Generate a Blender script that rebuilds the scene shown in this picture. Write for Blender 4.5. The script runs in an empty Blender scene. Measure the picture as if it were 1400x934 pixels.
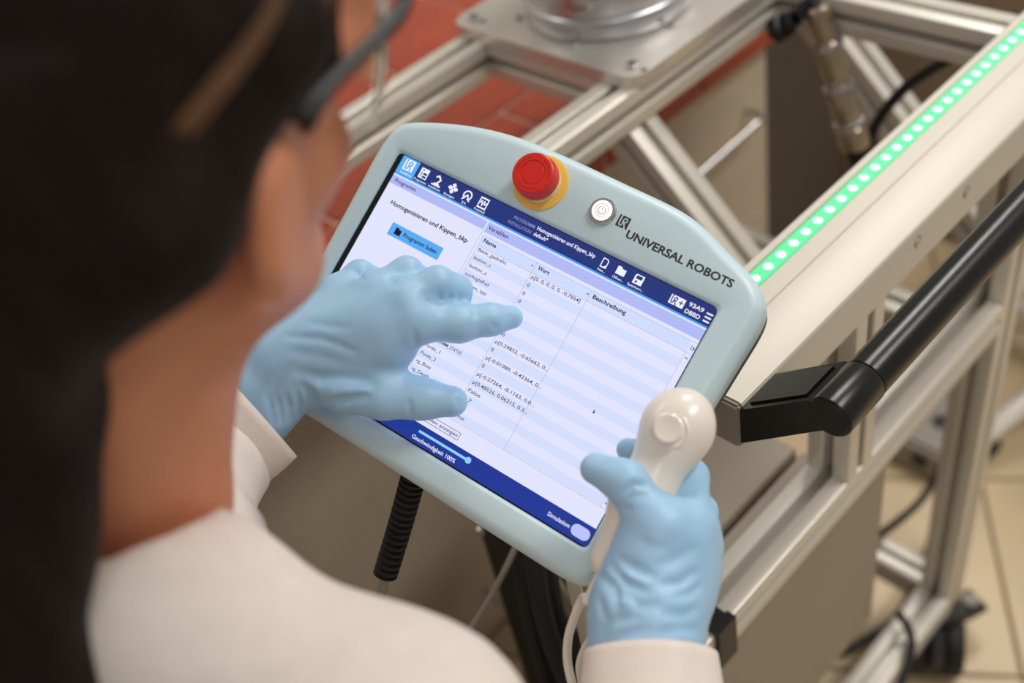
import bpy, bmesh, math
import numpy as np
from mathutils import Vector, Matrix

# ---------------------------------------------------------------- camera, world, light
sc = bpy.context.scene
COL = sc.collection
F, CX, CY = 1467.0, 700.0, 467.0                 # focal length in pixels of the 1400x934 frame
CAM = np.array([0, 0, 1.57])
def nz(v):
    v = np.asarray(v, float); return v / np.linalg.norm(v)
d3 = nz([369, 1586, F])                          # straight down, seen in camera axes (x right, y down, z forward)
d1 = np.array([2274, -1886, F]); d1 = nz(d1 - d3 * (d1 @ d3))   # along the cart's long rails
d2 = np.cross(-d3, d1)
RW = np.array([d1, d2, -d3])                     # camera axes -> world axes
cam_data = bpy.data.cameras.new('camera'); cam = bpy.data.objects.new('camera', cam_data); COL.objects.link(cam)
rt, up, bk = RW @ [1, 0, 0], RW @ [0, -1, 0], RW @ [0, 0, -1]
cam.matrix_world = Matrix(((rt[0], up[0], bk[0], CAM[0]), (rt[1], up[1], bk[1], CAM[1]), (rt[2], up[2], bk[2], CAM[2]), (0, 0, 0, 1)))
cam_data.sensor_width = 36.0; cam_data.lens = F / 1400 * 36
cam_data.clip_start = 0.02
cam_data.dof.use_dof = True; cam_data.dof.focus_distance = 0.742; cam_data.dof.aperture_fstop = 2.9
sc.camera = cam

world = bpy.data.worlds.new('room_light'); sc.world = world; world.use_nodes = True
bgn = world.node_tree.nodes['Background']
bgn.inputs[0].default_value = (1.0, 0.965, 0.93, 1); bgn.inputs[1].default_value = 0.29

def area(name, loc, size, sizey, power, col, aim=None):
    l = bpy.data.lights.new(name, 'AREA'); l.shape = 'RECTANGLE'; l.size = size; l.size_y = sizey
    l.energy = power; l.color = col
    o = bpy.data.objects.new(name, l); COL.objects.link(o); o.location = loc
    if aim is not None:
        o.rotation_euler = (Vector(aim) - Vector(loc)).to_track_quat('-Z', 'Y').to_euler()
    return o
area('ceiling_light', (1.5, -0.45, 2.75), 1.2, 0.35, 30, (1, 0.965, 0.915))
area('ceiling_light', (2.3, 0.9, 2.75), 1.2, 0.35, 30, (1, 0.965, 0.92))
area('ceiling_light', (0.2, 2.1, 2.75), 1.2, 0.35, 10, (1, 0.97, 0.93))
area('ceiling_light', (-0.6, -0.8, 2.75), 1.2, 0.35, 8, (1, 0.96, 0.92))

vs = sc.view_settings
vs.view_transform = 'Standard'; vs.look = 'None'; vs.exposure = 0.0; vs.gamma = 1.0; vs.use_curve_mapping = False

# ---------------------------------------------------------------- pixel -> place helpers
def ray(px, py): return RW @ np.array([(px - CX) / F, (py - CY) / F, 1.0])
def at(px, py, z): return CAM + ray(px, py) * z
def onX(px, py, X): r = ray(px, py); return CAM + r * (X / r[0])
def onY(px, py, Y): r = ray(px, py); return CAM + r * (Y / r[1])
def onZ(px, py, Z): r = ray(px, py); return CAM + r * ((Z - CAM[2]) / r[2])
# pendant plane, solved once from the four corners of its screen and its 264 mm width
TQ = [(549, 210), (987, 425), (797, 746), (380, 492)]
_P = [np.array([(x - CX) / F, (y - CY) / F, 1.]) for x, y in TQ]
_z = np.linalg.solve(np.array([-_P[1], _P[2], -_P[3]]).T, -_P[0])
_X = [_P[0], _z[0] * _P[1], _z[1] * _P[2], _z[2] * _P[3]]
_s = .264 / np.linalg.norm(_X[1] - _X[0]); _X = [RW @ (x * _s) + CAM for x in _X]
TC = sum(_X) / 4; TU = nz(_X[1] + _X[2] - _X[0] - _X[3]); TV = _X[0] + _X[1] - _X[2] - _X[3]; TV = nz(TV - TU * (TU @ TV)); TW = np.cross(TU, TV)
def tp(px, py, w=0.0):
    r = ray(px, py); return CAM + r * (((TC + TW * w - CAM) @ TW) / (r @ TW))
def tuv(px, py, w=0.0):
    p = tp(px, py, w) - TC; return np.array([p @ TU, p @ TV]) * 1000
def T(u, v, w=0.0):                              # pendant millimetres -> world
    return TC + (TU * u + TV * v + TW * w) / 1000

# ---------------------------------------------------------------- materials
def srgb(c): return tuple(((x / 255) / 12.92 if x / 255 <= .04045 else ((x / 255 + .055) / 1.055) ** 2.4) for x in c)
MATS = {}
def mat(name, col, rough=.5, metal=0., var=.06, vscale=30., bump=0., bscale=150., emit=None, estr=1., stretch=None, spec=.5, trans=0., coat=0., sss=0.):
    m = bpy.data.materials.new(name); m.use_nodes = True; nt = m.node_tree; b = nt.nodes['Principled BSDF']
    c = srgb(col)
    tc = nt.nodes.new('ShaderNodeTexCoord'); src = tc.outputs['Object']
    if stretch:
        mp = nt.nodes.new('ShaderNodeMapping'); mp.inputs['Scale'].default_value = stretch; nt.links.new(src, mp.inputs[0]); src = mp.outputs[0]
    if var:
        n = nt.nodes.new('ShaderNodeTexNoise'); n.inputs['Scale'].default_value = vscale; n.inputs['Detail'].default_value = 4; nt.links.new(src, n.inputs['Vector'])
        r = nt.nodes.new('ShaderNodeValToRGB')
        r.color_ramp.elements[0].position = .3; r.color_ramp.elements[1].position = .7
        r.color_ramp.elements[0].color = tuple(x * (1 - var) for x in c) + (1,)
        r.color_ramp.elements[1].color = tuple(min(1, x * (1 + var)) for x in c) + (1,)
        nt.links.new(n.outputs['Fac'], r.inputs[0]); nt.links.new(r.outputs[0], b.inputs['Base Color'])
    else:
        b.inputs['Base Color'].default_value = c + (1,)
    b.inputs['Roughness'].default_value = rough; b.inputs['Metallic'].default_value = metal
    b.inputs['Specular IOR Level'].default_value = spec; b.inputs['Transmission Weight'].default_value = trans
    b.inputs['Coat Weight'].default_value = coat
    if sss: b.inputs['Subsurface Weight'].default_value = sss; b.inputs['Subsurface Radius'].default_value = (.01, .005, .003); b.inputs['Subsurface Scale'].default_value = .6
    if bump:
        n2 = nt.nodes.new('ShaderNodeTexNoise'); n2.inputs['Scale'].default_value = bscale; n2.inputs['Detail'].default_value = 3; nt.links.new(src, n2.inputs['Vector'])
        bp = nt.nodes.new('ShaderNodeBump'); bp.inputs['Strength'].default_value = bump; bp.inputs['Distance'].default_value = .002
        nt.links.new(n2.outputs['Fac'], bp.inputs['Height']); nt.links.new(bp.outputs[0], b.inputs['Normal'])
    if emit:
        b.inputs['Emission Color'].default_value = srgb(emit) + (1,); b.inputs['Emission Strength'].default_value = estr
    MATS[name] = m; return m

ALU = mat('anodised_aluminium', (214, 208, 196), .36, .35, .03, 6, .03, 400)
ALU2 = mat('coated_aluminium', (204, 197, 183), .45, .15, .02, 8, .05, 700)
STEEL = mat('brushed_steel', (200, 198, 198), .26, .95, .04, 12, .02, 500)
ROBOT = mat('robot_aluminium', (196, 196, 202), .3, .85, .03, 8, .02, 300)
PLATE = mat('machined_plate', (216, 210, 200), .36, .7, .04, 10, .02, 500)
BRASS = mat('nickel_brass', (180, 164, 144), .28, .9, .08, 25)
BLACK = mat('black_plastic', (14, 14, 13), .45, 0, .1, 60, .1, 600)
BLACKM = mat('black_coated_tube', (13, 13, 12), .27, 0, .1, 80, .06, 1400, spec=.45)
RUBBER = mat('black_rubber', (17, 16, 16), .6, 0, .1, 60)
GREYCAP = mat('grey_plastic', (150, 142, 132), .55, 0, .04, 60)
CREAMTILE = mat('cream_floor_tile', (214, 190, 152), .42, 0, .05, 9, .02, 60)
GROUT = mat('grout', (140, 120, 94), .8, 0, .08, 60)
REDTILE = mat('terracotta_tile', (160, 62, 34), .4, 0, .14, 14, .03, 80)
GROUT2 = mat('light_grout', (214, 180, 158), .8, 0, .08, 60)
CAB = mat('cabinet_laminate', (190, 175, 154), .5, 0, .03, 12)
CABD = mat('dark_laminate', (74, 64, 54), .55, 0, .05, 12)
CABB = mat('taupe_laminate', (150, 128, 106), .5, 0, .06, 4, stretch=(1, 1, .15))
PANEL = mat('grey_sheet_metal', (150, 138, 122), .5, .1, .03, 10)
WALLM = mat('white_wall', (225, 220, 210), .8, 0, .03, 5)
PEND = mat('pale_teal_plastic', (200, 222, 228), .38, 0, .015, 40, .02, 900)
PBACK = mat('taupe_rubber', (92, 76, 64), .6, 0, .05, 60)
GLASSB = mat('black_glass', (8, 9, 14), .18, 0, 0)
REDB = mat('red_button', (214, 34, 18), .4, 0, .03, 60)
REDL = mat('red_button_mark', (170, 22, 12), .5, 0, .03, 60)
YEL = mat('yellow_ring', (236, 190, 84), .5, 0, .03, 60)
CREAM = mat('cream_plastic', (232, 220, 180), .5, 0, .03, 60)
INK = mat('printed_ink', (46, 42, 40), .5, 0, 0)
GLOW = mat('lit_button', (240, 236, 230), .4, 0, 0, emit=(255, 250, 244), estr=.75)
GLOWD = mat('button_symbol', (150, 140, 135), .5, 0, 0)
LEDG = mat('green_diffuser', (90, 200, 150), .4, 0, 0, emit=(20, 215, 110), estr=.5)
LEDW = mat('led_core', (220, 255, 235), .4, 0, 0, emit=(170, 255, 215), estr=1.5)
GLOVE = mat('blue_nitrile', (160, 200, 230), .44, 0, .03, 60, .05, 120, sss=.12)
COAT = mat('white_cotton', (228, 216, 206), .85, 0, .03, 90, .2, 900)
SKIN = mat('skin', (206, 134, 98), .5, 0, .05, 30, .05, 200, sss=.2)
HAIR = mat('dark_brown_hair', (26, 16, 10), .6, 0, .45, 60, .5, 90, stretch=(1.0, 1.0, .25), spec=.15)
SHIRT = mat('black_shirt', (24, 23, 26), .8, 0, .05, 90)
DENIM = mat('dark_trousers', (44, 48, 62), .8, 0, .08, 90)
WHITEP = mat('white_plastic', (234, 226, 214), .3, 0, .015, 40, coat=.2)
LENS = mat('clear_lens', (250, 246, 240), .05, 0, 0, trans=.92)
EYE = mat('eye_white', (235, 228, 220), .3, 0, 0)
LIP = mat('lips', (176, 92, 82), .5, 0, .03, 60)
# screen colours: the screen gives off its own light
def scr(name, c, s=1.0): return mat(name, (8, 8, 10), .3, 0, 0, emit=c, estr=s, spec=.25)
S_WHITE = scr('screen_white', (226, 228, 253)); S_ROWA = scr('screen_row', (212, 222, 252)); S_NAVY = scr('screen_navy', (36, 52, 122))
S_NAVY2 = scr('screen_blue', (30, 56, 150)); S_PURP = scr('screen_lilac', (176, 186, 246)); S_TAB = scr('screen_tab', (88, 172, 246)); S_LINE = scr('screen_rule', (70, 160, 248))
S_TXT = scr('screen_ink', (18, 20, 44)); S_TXG = scr('screen_grey_ink', (70, 72, 100)); S_TXW = scr('screen_white_ink', (238, 240, 255)); S_TXL = scr('screen_dim_ink', (134, 142, 198))
S_GRID = scr('screen_grid', (176, 180, 214)); S_SLID = scr('screen_slider', (140, 206, 255)); S_TOG = scr('screen_toggle', (188, 194, 250)); S_HEAD = scr('screen_header', (208, 220, 254))

# ---------------------------------------------------------------- object helpers
WM = {}                                           # where every thing's own frame stands in the world
def tag(o, label, cat, group=None):
    o['label'] = label; o['category'] = cat
    if group: o['group'] = group
    return o
def thing(name, loc, label, cat, group=None):
    o = bpy.data.objects.new(name, None); o.empty_display_size = .05; o.location = [float(x) for x in loc]; COL.objects.link(o)
    WM[o.name] = Matrix.Translation(o.location)
    return tag(o, label, cat, group)
def mk(name, verts, faces, m, parent=None, smooth=True, sharp=35, loc=None):
    me = bpy.data.meshes.new(name); me.from_pydata([tuple(map(float, v)) for v in verts], [], [tuple(int(i) for i in f) for f in faces])
    me.validate(); me.materials.append(m)
    if smooth:
        me.polygons.foreach_set('use_smooth', [True] * len(me.polygons))
        if sharp: me.set_sharp_from_angle(angle=math.radians(sharp))
    me.update()
    o = bpy.data.objects.new(name, me); return place(o, parent, loc)
def place(o, parent=None, loc=None):
    COL.objects.link(o)
    if loc is not None: o.location = [float(x) for x in loc]
    WM[o.name] = Matrix.Translation(o.location)
    if parent is not None:
        o.parent = parent; o.matrix_parent_inverse = WM[parent.name].inverted()
    return o
def copy_part(src, parent, loc):
    o = src.copy(); o.parent = None; return place(o, parent, loc)
def struct(o): o['kind'] = 'structure'; return o
def bm_obj(name, bm, m, parent=None, smooth=True, sharp=35, loc=None):
    me = bpy.data.meshes.new(name); bm.to_mesh(me); bm.free(); me.materials.append(m)
    if smooth:
        me.polygons.foreach_set('use_smooth', [True] * len(me.polygons)); me.set_sharp_from_angle(angle=math.radians(sharp))
    return place(bpy.data.objects.new(name, me), parent, loc)
def box(name, lo, hi, m, parent=None, bevel=.002, seg=1, local=False):
    lo, hi = np.array(lo, float), np.array(hi, float); c = (lo + hi) / 2
    bm = bmesh.new(); bmesh.ops.create_cube(bm, size=1)
    bmesh.ops.scale(bm, vec=Vector(hi - lo), verts=bm.verts)
    if bevel: bmesh.ops.bevel(bm, geom=bm.edges[:], offset=bevel, segments=seg, affect='EDGES')
    return bm_obj(name, bm, m, parent, loc=c)
def frame(axis, hint=(0, 0, 1)):
    a = nz(axis); h = np.array(hint, float)
    if abs(a @ h) > .97: h = np.array([1., 0, 0])
    s = nz(np.cross(h, a)); t = np.cross(a, s); return a, s, t
def lathe(name, prof, o, axis, m, parent=None, n=40, sharp=35, hint=(0, 0, 1)):
    a, s, t = frame(axis, hint); V = []; Fc = []
    for r, h in prof:
        for i in range(n):
            th = 2 * math.pi * i / n; V.append(np.array(o) + a * h + (s * math.cos(th) + t * math.sin(th)) * r)
    for j in range(len(prof) - 1):
        for i in range(n):
            k = (i + 1) % n; Fc.append((j * n + i, j * n + k, (j + 1) * n + k, (j + 1) * n + i))
    Fc.append(tuple(range(n))[::-1]); L = (len(prof) - 1) * n; Fc.append(tuple(range(L, L + n)))
    return mk(name, V, Fc, m, parent, True, sharp)
def spline(pts, n=8):
    P = [np.array(p, float) for p in pts]; P = [2 * P[0] - P[1]] + P + [2 * P[-1] - P[-2]]; out = []
    for i in range(1, len(P) - 2):
        for k in range(n):
            t = k / n; a, b, c, d = P[i - 1], P[i], P[i + 1], P[i + 2]
            out.append(.5 * (2 * b + (c - a) * t + (2 * a - 5 * b + 4 * c - d) * t * t + (3 * b - a - 3 * c + d) * t ** 3))
    out.append(P[-2]); return out
def sweep(name, pts, rad, m, parent=None, n=12, sub=8, build=True, radii=None):
    C = spline(pts, sub) if sub else [np.array(p, float) for p in pts]
    V = []; Fc = []; s = None
    for i, c in enumerate(C):
        d = nz(C[min(i + 1, len(C) - 1)] - C[max(i - 1, 0)])
        if s is None: _, s, t = frame(d)
        s = nz(s - d * (s @ d)); t = np.cross(d, s)
        r = rad if radii is None else radii(i / (len(C) - 1))
        for k in range(n):
            th = 2 * math.pi * k / n; V.append(c + (s * math.cos(th) + t * math.sin(th)) * r)
    for j in range(len(C) - 1):
        for i in range(n):
            k = (i + 1) % n; Fc.append((j * n + i, j * n + k, (j + 1) * n + k, (j + 1) * n + i))
    Fc.append(tuple(range(n))[::-1]); Fc.append(tuple(range((len(C) - 1) * n, len(C) * n)))
    if not build: return V, Fc
    return mk(name, V, Fc, m, parent)
def prism(name, poly, a, b, s, t, m, parent=None, sharp=30):       # polygon (s,t metres) carried from a to b
    a, b, s, t = [np.array(x, float) for x in (a, b, s, t)]; n = len(poly)
    V = [a + s * x + t * y for x, y in poly] + [b + s * x + t * y for x, y in poly]
    Fc = [(i, (i + 1) % n, n + (i + 1) % n, n + i) for i in range(n)] + [tuple(range(n))[::-1], tuple(range(n, 2 * n))]
    bm = bmesh.new(); vv = [bm.verts.new(v) for v in V]
    for f in Fc: bm.faces.new([vv[i] for i in f])
    bmesh.ops.recalc_face_normals(bm, faces=bm.faces[:]); return bm_obj(name, bm, m, parent, True, sharp)
def slot_poly(w=.045, slots=(1, 1, 1, 1)):        # 45 mm T-slot profile cross-section
    h = w / 2; out = []
    for q in range(4):
        c, s = math.cos(q * math.pi / 2), math.sin(q * math.pi / 2)
        if slots[q]: side = [(-h + .002, -h), (-.0062, -h), (-.005, -h + .0012), (-.005, -h + .0045), (-.010, -h + .0045), (-.010, -h + .009), (-.005, -h + .014), (.005, -h + .014), (.010, -h + .009), (.010, -h + .0045), (.005, -h + .0045), (.005, -h + .0012), (.0062, -h), (h - .002, -h), (h - .0006, -h + .0006)]
        else: side = [(-h + .002, -h), (h - .002, -h), (h - .0006, -h + .0006)]
        out += [(x * c - y * s, x * s + y * c) for x, y in side]
    return out
def rail(name, a, b, parent, hint=(0, 0, 1), m=None, slots=(1, 1, 1, 1)):
    a, b = np.array(a, float), np.array(b, float); ax, s, t = frame(b - a, hint)
    return prism(name, slot_poly(slots=slots), a, b, s, t, m or ALU, parent)

# ---------------------------------------------------------------- implicit surfaces (one smooth skin over many shapes)
def sdf_mesh(name, prims, h, m, parent=None, smooth_it=2, pad=.01):
    lo = np.full(3, 1e9); hi = -lo
    for p in prims:
        if p[0] == 'c': pts = [np.array(p[1]) - p[3], np.array(p[1]) + p[3], np.array(p[2]) - p[4], np.array(p[2]) + p[4]]
        elif p[0] == 'e': pts = [np.array(p[1]) - max(p[2]), np.array(p[1]) + max(p[2])]
        else: continue
        lo = np.minimum(lo, np.min(pts, 0)); hi = np.maximum(hi, np.max(pts, 0))
    lo -= pad; hi += pad; n = np.ceil((hi - lo) / h).astype(int) + 1
    ax = [(lo[i] + h * np.arange(n[i])).astype(np.float32) for i in range(3)]
    D = np.full(n, .5, np.float32); late = []
    def sub(a, b):
        i0 = np.clip(((np.array(a) - lo) / h).astype(int) - 1, 0, n - 1); i1 = np.clip(((np.array(b) - lo) / h).astype(int) + 3, 1, n)
        sl = tuple(slice(int(i0[k]), int(i1[k])) for k in range(3))
        return sl, ax[0][sl[0]][:, None, None], ax[1][sl[1]][None, :, None], ax[2][sl[2]][None, None, :]
    def capdist(X, Y, Z, a, b, ra, rb):
        a = np.array(a, float); d = np.array(b, float) - a; L = d @ d + 1e-12
        t = np.clip(((X - a[0]) * d[0] + (Y - a[1]) * d[1] + (Z - a[2]) * d[2]) / L, 0, 1)
        return np.sqrt((X - a[0] - d[0] * t) ** 2 + (Y - a[1] - d[1] * t) ** 2 + (Z - a[2] - d[2] * t) ** 2) - (ra + (rb - ra) * t)
    for p in prims:
        if p[0] == 'c':
            _, a, b, ra, rb, k = p; mr = max(ra, rb) + k + 3 * h
            sl, X, Y, Z = sub(np.minimum(a, b) - mr, np.maximum(a, b) + mr); d = capdist(X, Y, Z, a, b, ra, rb)
        elif p[0] == 'e':
            _, c, r, Rm, k = p; mr = max(r) + k + 3 * h
            sl, X, Y, Z = sub(np.array(c) - mr, np.array(c) + mr); Rm = np.array(Rm)
            q = [((X - c[0]) * Rm[i][0] + (Y - c[1]) * Rm[i][1] + (Z - c[2]) * Rm[i][2]) / r[i] for i in range(3)]
            k0 = np.sqrt(q[0] ** 2 + q[1] ** 2 + q[2] ** 2); k1 = np.sqrt((q[0] / r[0]) ** 2 + (q[1] / r[1]) ** 2 + (q[2] / r[2]) ** 2) + 1e-9
            d = k0 * (k0 - 1) / k1
        elif p[0] == 's':                         # carve away a capsule
            _, a, b, ra, rb = p; mr = max(ra, rb) + 4 * h
            sl, X, Y, Z = sub(np.minimum(a, b) - mr, np.maximum(a, b) + mr)
            D[sl] = np.maximum(D[sl], -capdist(X, Y, Z, a, b, ra, rb)); continue
        elif p[0] == 'p':                         # cut with a plane inside a ball
            _, c, nrm, rr = p; sl, X, Y, Z = sub(np.array(c) - rr, np.array(c) + rr)
            g = (X - c[0]) * nrm[0] + (Y - c[1]) * nrm[1] + (Z - c[2]) * nrm[2]
            inb = ((X - c[0]) ** 2 + (Y - c[1]) ** 2 + (Z - c[2]) ** 2) < rr * rr
            D[sl] = np.where(inb, np.maximum(D[sl], g), D[sl]); continue
        elif p[0] == 'f':                         # fold pressed into the surface along the line where it is first met from the lens side
            _, pts, depth, sg = p; Pw = []
            for (xa, ya), (xb, yb) in zip(pts[:-1], pts[1:]):
                for q in np.linspace(0, 1, 7)[:-1]:
                    rr = CAM + ray(xa + (xb - xa) * q, ya + (yb - ya) * q) * np.arange(.5, .9, .0006)[:, None]
                    ii = ((rr - lo) / h).round().astype(int); okk = ((ii >= 0) & (ii < n)).all(1); ii = np.clip(ii, 0, n - 1)
                    hit = np.argwhere(okk & (D[tuple(ii.T)] < 0))
                    if len(hit): Pw.append(rr[hit[0][0]])
            late.append((Pw, depth, sg)); continue
        elif p[0] == 'd':                         # dent (depth > 0) or ridge (depth < 0) along a line
            _, pts, depth, sg = p
            for a, b in zip(pts[:-1], pts[1:]):
                a, b = np.array(a, float), np.array(b, float); mr = 3 * sg
                sl, X, Y, Z = sub(np.minimum(a, b) - mr, np.maximum(a, b) + mr)
                dd = capdist(X, Y, Z, a, b, 0, 0); D[sl] = D[sl] + depth * np.exp(-(dd / sg) ** 2)
            continue
        o = D[sl]; hh = np.maximum(k - np.abs(o - d), 0) / max(k, 1e-6); D[sl] = np.minimum(o, d) - hh * hh * k * .25
    for Pw, depth, sg in late:
        m_ = len(Pw)
        if m_ < 2: continue
        a0 = np.min(Pw, 0) - 3 * sg; b0 = np.max(Pw, 0) + 3 * sg; sl, X, Y, Z = sub(a0, b0); best = np.zeros(D[sl].shape, np.float32)
        for i in range(m_ - 1):
            k = depth * math.sin(math.pi * (i + .7) / (m_ + .4)) ** .6
            dd = capdist(X, Y, Z, Pw[i], Pw[i + 1], 0, 0); v = k * np.exp(-(dd / sg) ** 2); best = np.where(np.abs(v) > np.abs(best), v, best)
        D[sl] = D[sl] + best
    S = D < 0
    sh = [(i, j, k) for i in (0, 1) for j in (0, 1) for k in (0, 1)]
    def cut(A, o): return A[o[0]:A.shape[0] - 1 + o[0], o[1]:A.shape[1] - 1 + o[1], o[2]:A.shape[2] - 1 + o[2]]
    cnt = sum(cut(S, o).astype(np.int8) for o in sh); act = (cnt > 0) & (cnt < 8); I = np.argwhere(act)
    idx = np.full(act.shape, -1); idx[act] = np.arange(len(I))
    acc = np.zeros((len(I), 3)); num = np.zeros(len(I))
    for o in sh:
        for k in range(3):
            if o[k]: continue
            o2 = list(o); o2[k] = 1; A = D[tuple((I + o).T)]; B = D[tuple((I + o2).T)]; mm = (A < 0) != (B < 0)
            t = np.where(mm, A / np.where(mm, A - B, 1), 0); pos = np.tile(np.array(o, float), (len(I), 1)); pos[:, k] = t
            acc[mm] += pos[mm]; num[mm] += 1
    V = lo + h * (I + acc / num[:, None]); Q = []
    for k in range(3):
        a, b = (k + 1) % 3, (k + 2) % 3
        s0 = [slice(None)] * 3; s1 = [slice(None)] * 3; s0[k] = slice(0, -1); s1[k] = slice(1, None)
        E0, E1 = S[tuple(s0)], S[tuple(s1)]; J = np.argwhere(E0 != E1); J = J[(J[:, a] > 0) & (J[:, b] > 0) & (J[:, a] < n[a] - 1) & (J[:, b] < n[b] - 1)]
        ea = np.zeros(3, int); ea[a] = 1; eb = np.zeros(3, int); eb[b] = 1
        q = np.stack([idx[tuple((J - ea - eb).T)], idx[tuple((J - eb).T)], idx[tuple(J.T)], idx[tuple((J - ea).T)]], 1)
        fl = ~E0[tuple(J.T)]; q[fl] = q[fl][:, ::-1]; Q.append(q)
    Q = np.concatenate(Q)
    o = mk(name, V, Q, m, parent, True, None)
    if smooth_it:
        md = o.modifiers.new('smooth', 'SMOOTH'); md.factor = .5; md.iterations = smooth_it
    return o

# ================================================================ THE ROOM
fl = struct(box('floor', (-2.2, -2.2, -.06), (4.2, 3.0, -.004), GROUT, None, 0))
TS = .38; ca, sa = math.cos(math.radians(-54)), math.sin(math.radians(-54))
proto = None
org = onZ(1340, 655, 0)[:2]
bm = bmesh.new(); bmesh.ops.create_cube(bm, size=1); bmesh.ops.scale(bm, vec=(TS - .006, TS - .006, .012), verts=bm.verts)
bmesh.ops.bevel(bm, geom=bm.edges[:], offset=.0015, segments=1, affect='EDGES')
for i in range(-7, 8):
    for j in range(-8, 6):
        x = org[0] + (i * ca - (j + .5) * sa) * TS + .19 * ca; y = org[1] + (i * sa + (j + .5) * ca) * TS + .19 * sa
        if not (-1.8 < x < 3.9 and -1.8 < y < 2.6): continue
        if proto is None: o = proto = bm_obj('floor_tile', bm, CREAMTILE, fl, loc=(x, y, -.006))
        else: o = copy_part(proto, fl, (x, y, -.006))
        o.rotation_euler = (0, 0, math.radians(-54))
struct(box('wall_back', (-2.2, 2.62, 0), (4.2, 2.72, 2.9), WALLM, None, 0))

# ---------------------------------------------------------------- tiled lab bench behind the cart
BY, BZ, BX0, BX1 = .836, .80, -.72, 1.245
bench = thing('lab_bench', (.3, 1.2, 0), 'lab bench top of terracotta tiles with light grout behind the cart', 'bench')
box('bench_slab', (BX0, BY + .004, BZ - .032), (BX1, 1.805, BZ - .004), GROUT2, bench, .001)
TILES = {}
for r in range(5):
    off = .1 if r % 2 else 0
    for k in range(-9, 2):
        x0 = 1.045 + off + k * .2 - (0.2 if off else 0); x1 = x0 + .195
        if x1 > BX1 + .005 or x0 < BX0: continue
        y0 = BY + r * .2; z0 = BZ - .030 if r == 0 else BZ - .008
        key = 'edge' if r == 0 else 'flat'; lo, hi = (x0, y0, z0), (x1, y0 + .195, BZ)
        if key not in TILES: TILES[key] = box('tile', lo, hi, REDTILE, bench, .0025)
        else: copy_part(TILES[key], bench, (np.array(lo) + hi) / 2)
cabx = [(-.51, .08), (.085, .655), (.66, 1.235)]
for n, (x0, x1) in enumerate(cabx):
    c = thing('base_cabinet', ((x0 + x1) / 2, 1.2, 0), ['beige grey base cabinet under the far end of the tiled bench', 'beige grey base cabinet under the bench behind the pendant cable', 'beige grey base cabinet with a bent rod handle under the tiled bench'][n], 'cabinet')
    box('body', (x0 + .002, BY + .045, .08), (x1 - .002, 1.78, BZ - .034), CAB, c, .002)
    box('plinth', (x0 + .002, BY + .09, .0), (x1 - .002, 1.76, .08), CABD, c, 0)
    d = box('door', (x0 + .003, BY + .024, .10), (x1 - .003, BY + .0445, BZ - .04), CAB, c, .003)
    if n == 2: hp = [onY(1021, 152, BY + .024), onY(1040, 157, BY - .012), onY(1036, 168, BY - .012), onY(937, 256, BY - .012), onY(880, 304, BY - .012), onY(868, 308, BY + .024)]
    else: y1 = BY - .012; hp = [(x0 + .40, BY + .024, .2), (x0 + .40, y1, .2), (x0 + .41, y1, .2), (x0 + .51, y1, .2), (x0 + .52, y1, .2), (x0 + .52, BY + .024, .2)]
    sweep('handle', hp, .0055, STEEL, d, 12, 6)
dk = thing('shade_block', (1.40, 1.3, 0), 'dark brown block added in place of the deep shade beside the tiled bench end', 'cabinet')  # made-up dark block, its colour stands in for deep shade beside the bench
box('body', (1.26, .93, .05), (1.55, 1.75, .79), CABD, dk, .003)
box('door', (1.265, .912, .07), (1.545, .929, .78), CABD, dk, .002)  # dark front of the added shade block
tc_ = thing('tall_cupboard', (2.1, 1.3, 0), 'taupe cupboard with plain doors standing behind the cable loop', 'cupboard')
box('body', (1.84, .66, .0), (2.4, 1.9, 1.2), CABB, tc_, .003)
for k in range(3): box('door', (1.82, .665 + k * .41, .03), (1.839, 1.065 + k * .41, 1.19), CABB, tc_, .003)

# ================================================================ THE CART
cart = thing('equipment_cart', (.9, .55, 0), 'aluminium profile cart with green light strip, black push handle and casters', 'cart')
ZT = .985
# front beam with its light strip
bp = [(-.045, -.0225), (.045, -.0225), (.045, .0215), (.044, .0225), (.0375, .0225), (.0365, .0185), (.0205, .0185), (.0195, .0225), (.0026, .0225), (.0018, .021), (.0002, .021), (-.0006, .0225), (-.042, .0225), (-.0437, .0217), (-.045, .0195)]
beam = prism('front_beam', bp, (.438, .375, ZT - .0225), (1.10, .375, ZT - .0225), (0, 1, 0), (0, 0, 1), ALU2, cart)
box('end_cap', (.4325, .33, ZT - .0455), (.438, .42, ZT), GREYCAP, beam, .002, 2)
box('light_strip', (.442, .3962, ZT - .0040), (1.095, .4108, ZT - .0008), LEDG, beam, 0)
led0 = None; xl = .4495; i = 0
while xl < 1.088:
    if led0 is None: led0 = lathe('led', [(.0042, 0), (.0042, .0004), (.0032, .0009), (.0012, .0012)], (0, 0, 0), (0, 0, 1), LEDW, None, 12); led0.parent = beam; led0.matrix_parent_inverse = WM[beam.name].inverted(); led0.location = (xl, .4035, ZT - .0009)
    else: copy_part(led0, beam, (xl, .4035, ZT - .0009))
    xl += .01825
for hx in (.686, .768, 1.01):
    lathe('screw_hole', [(.0052, 0), (.0052, .0004), (.0046, .0004), (.0044, -.004)], (hx, .3302, .9685), (0, -1, 0), BLACK, beam, 16)
    lathe('set_screw', [(.0030, 0), (.0030, .0010), (.0018, .0010), (.0016, .0003)], (hx + .0002, .3298, .9658), (0, -1, 0), STEEL, beam, 10)
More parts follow.
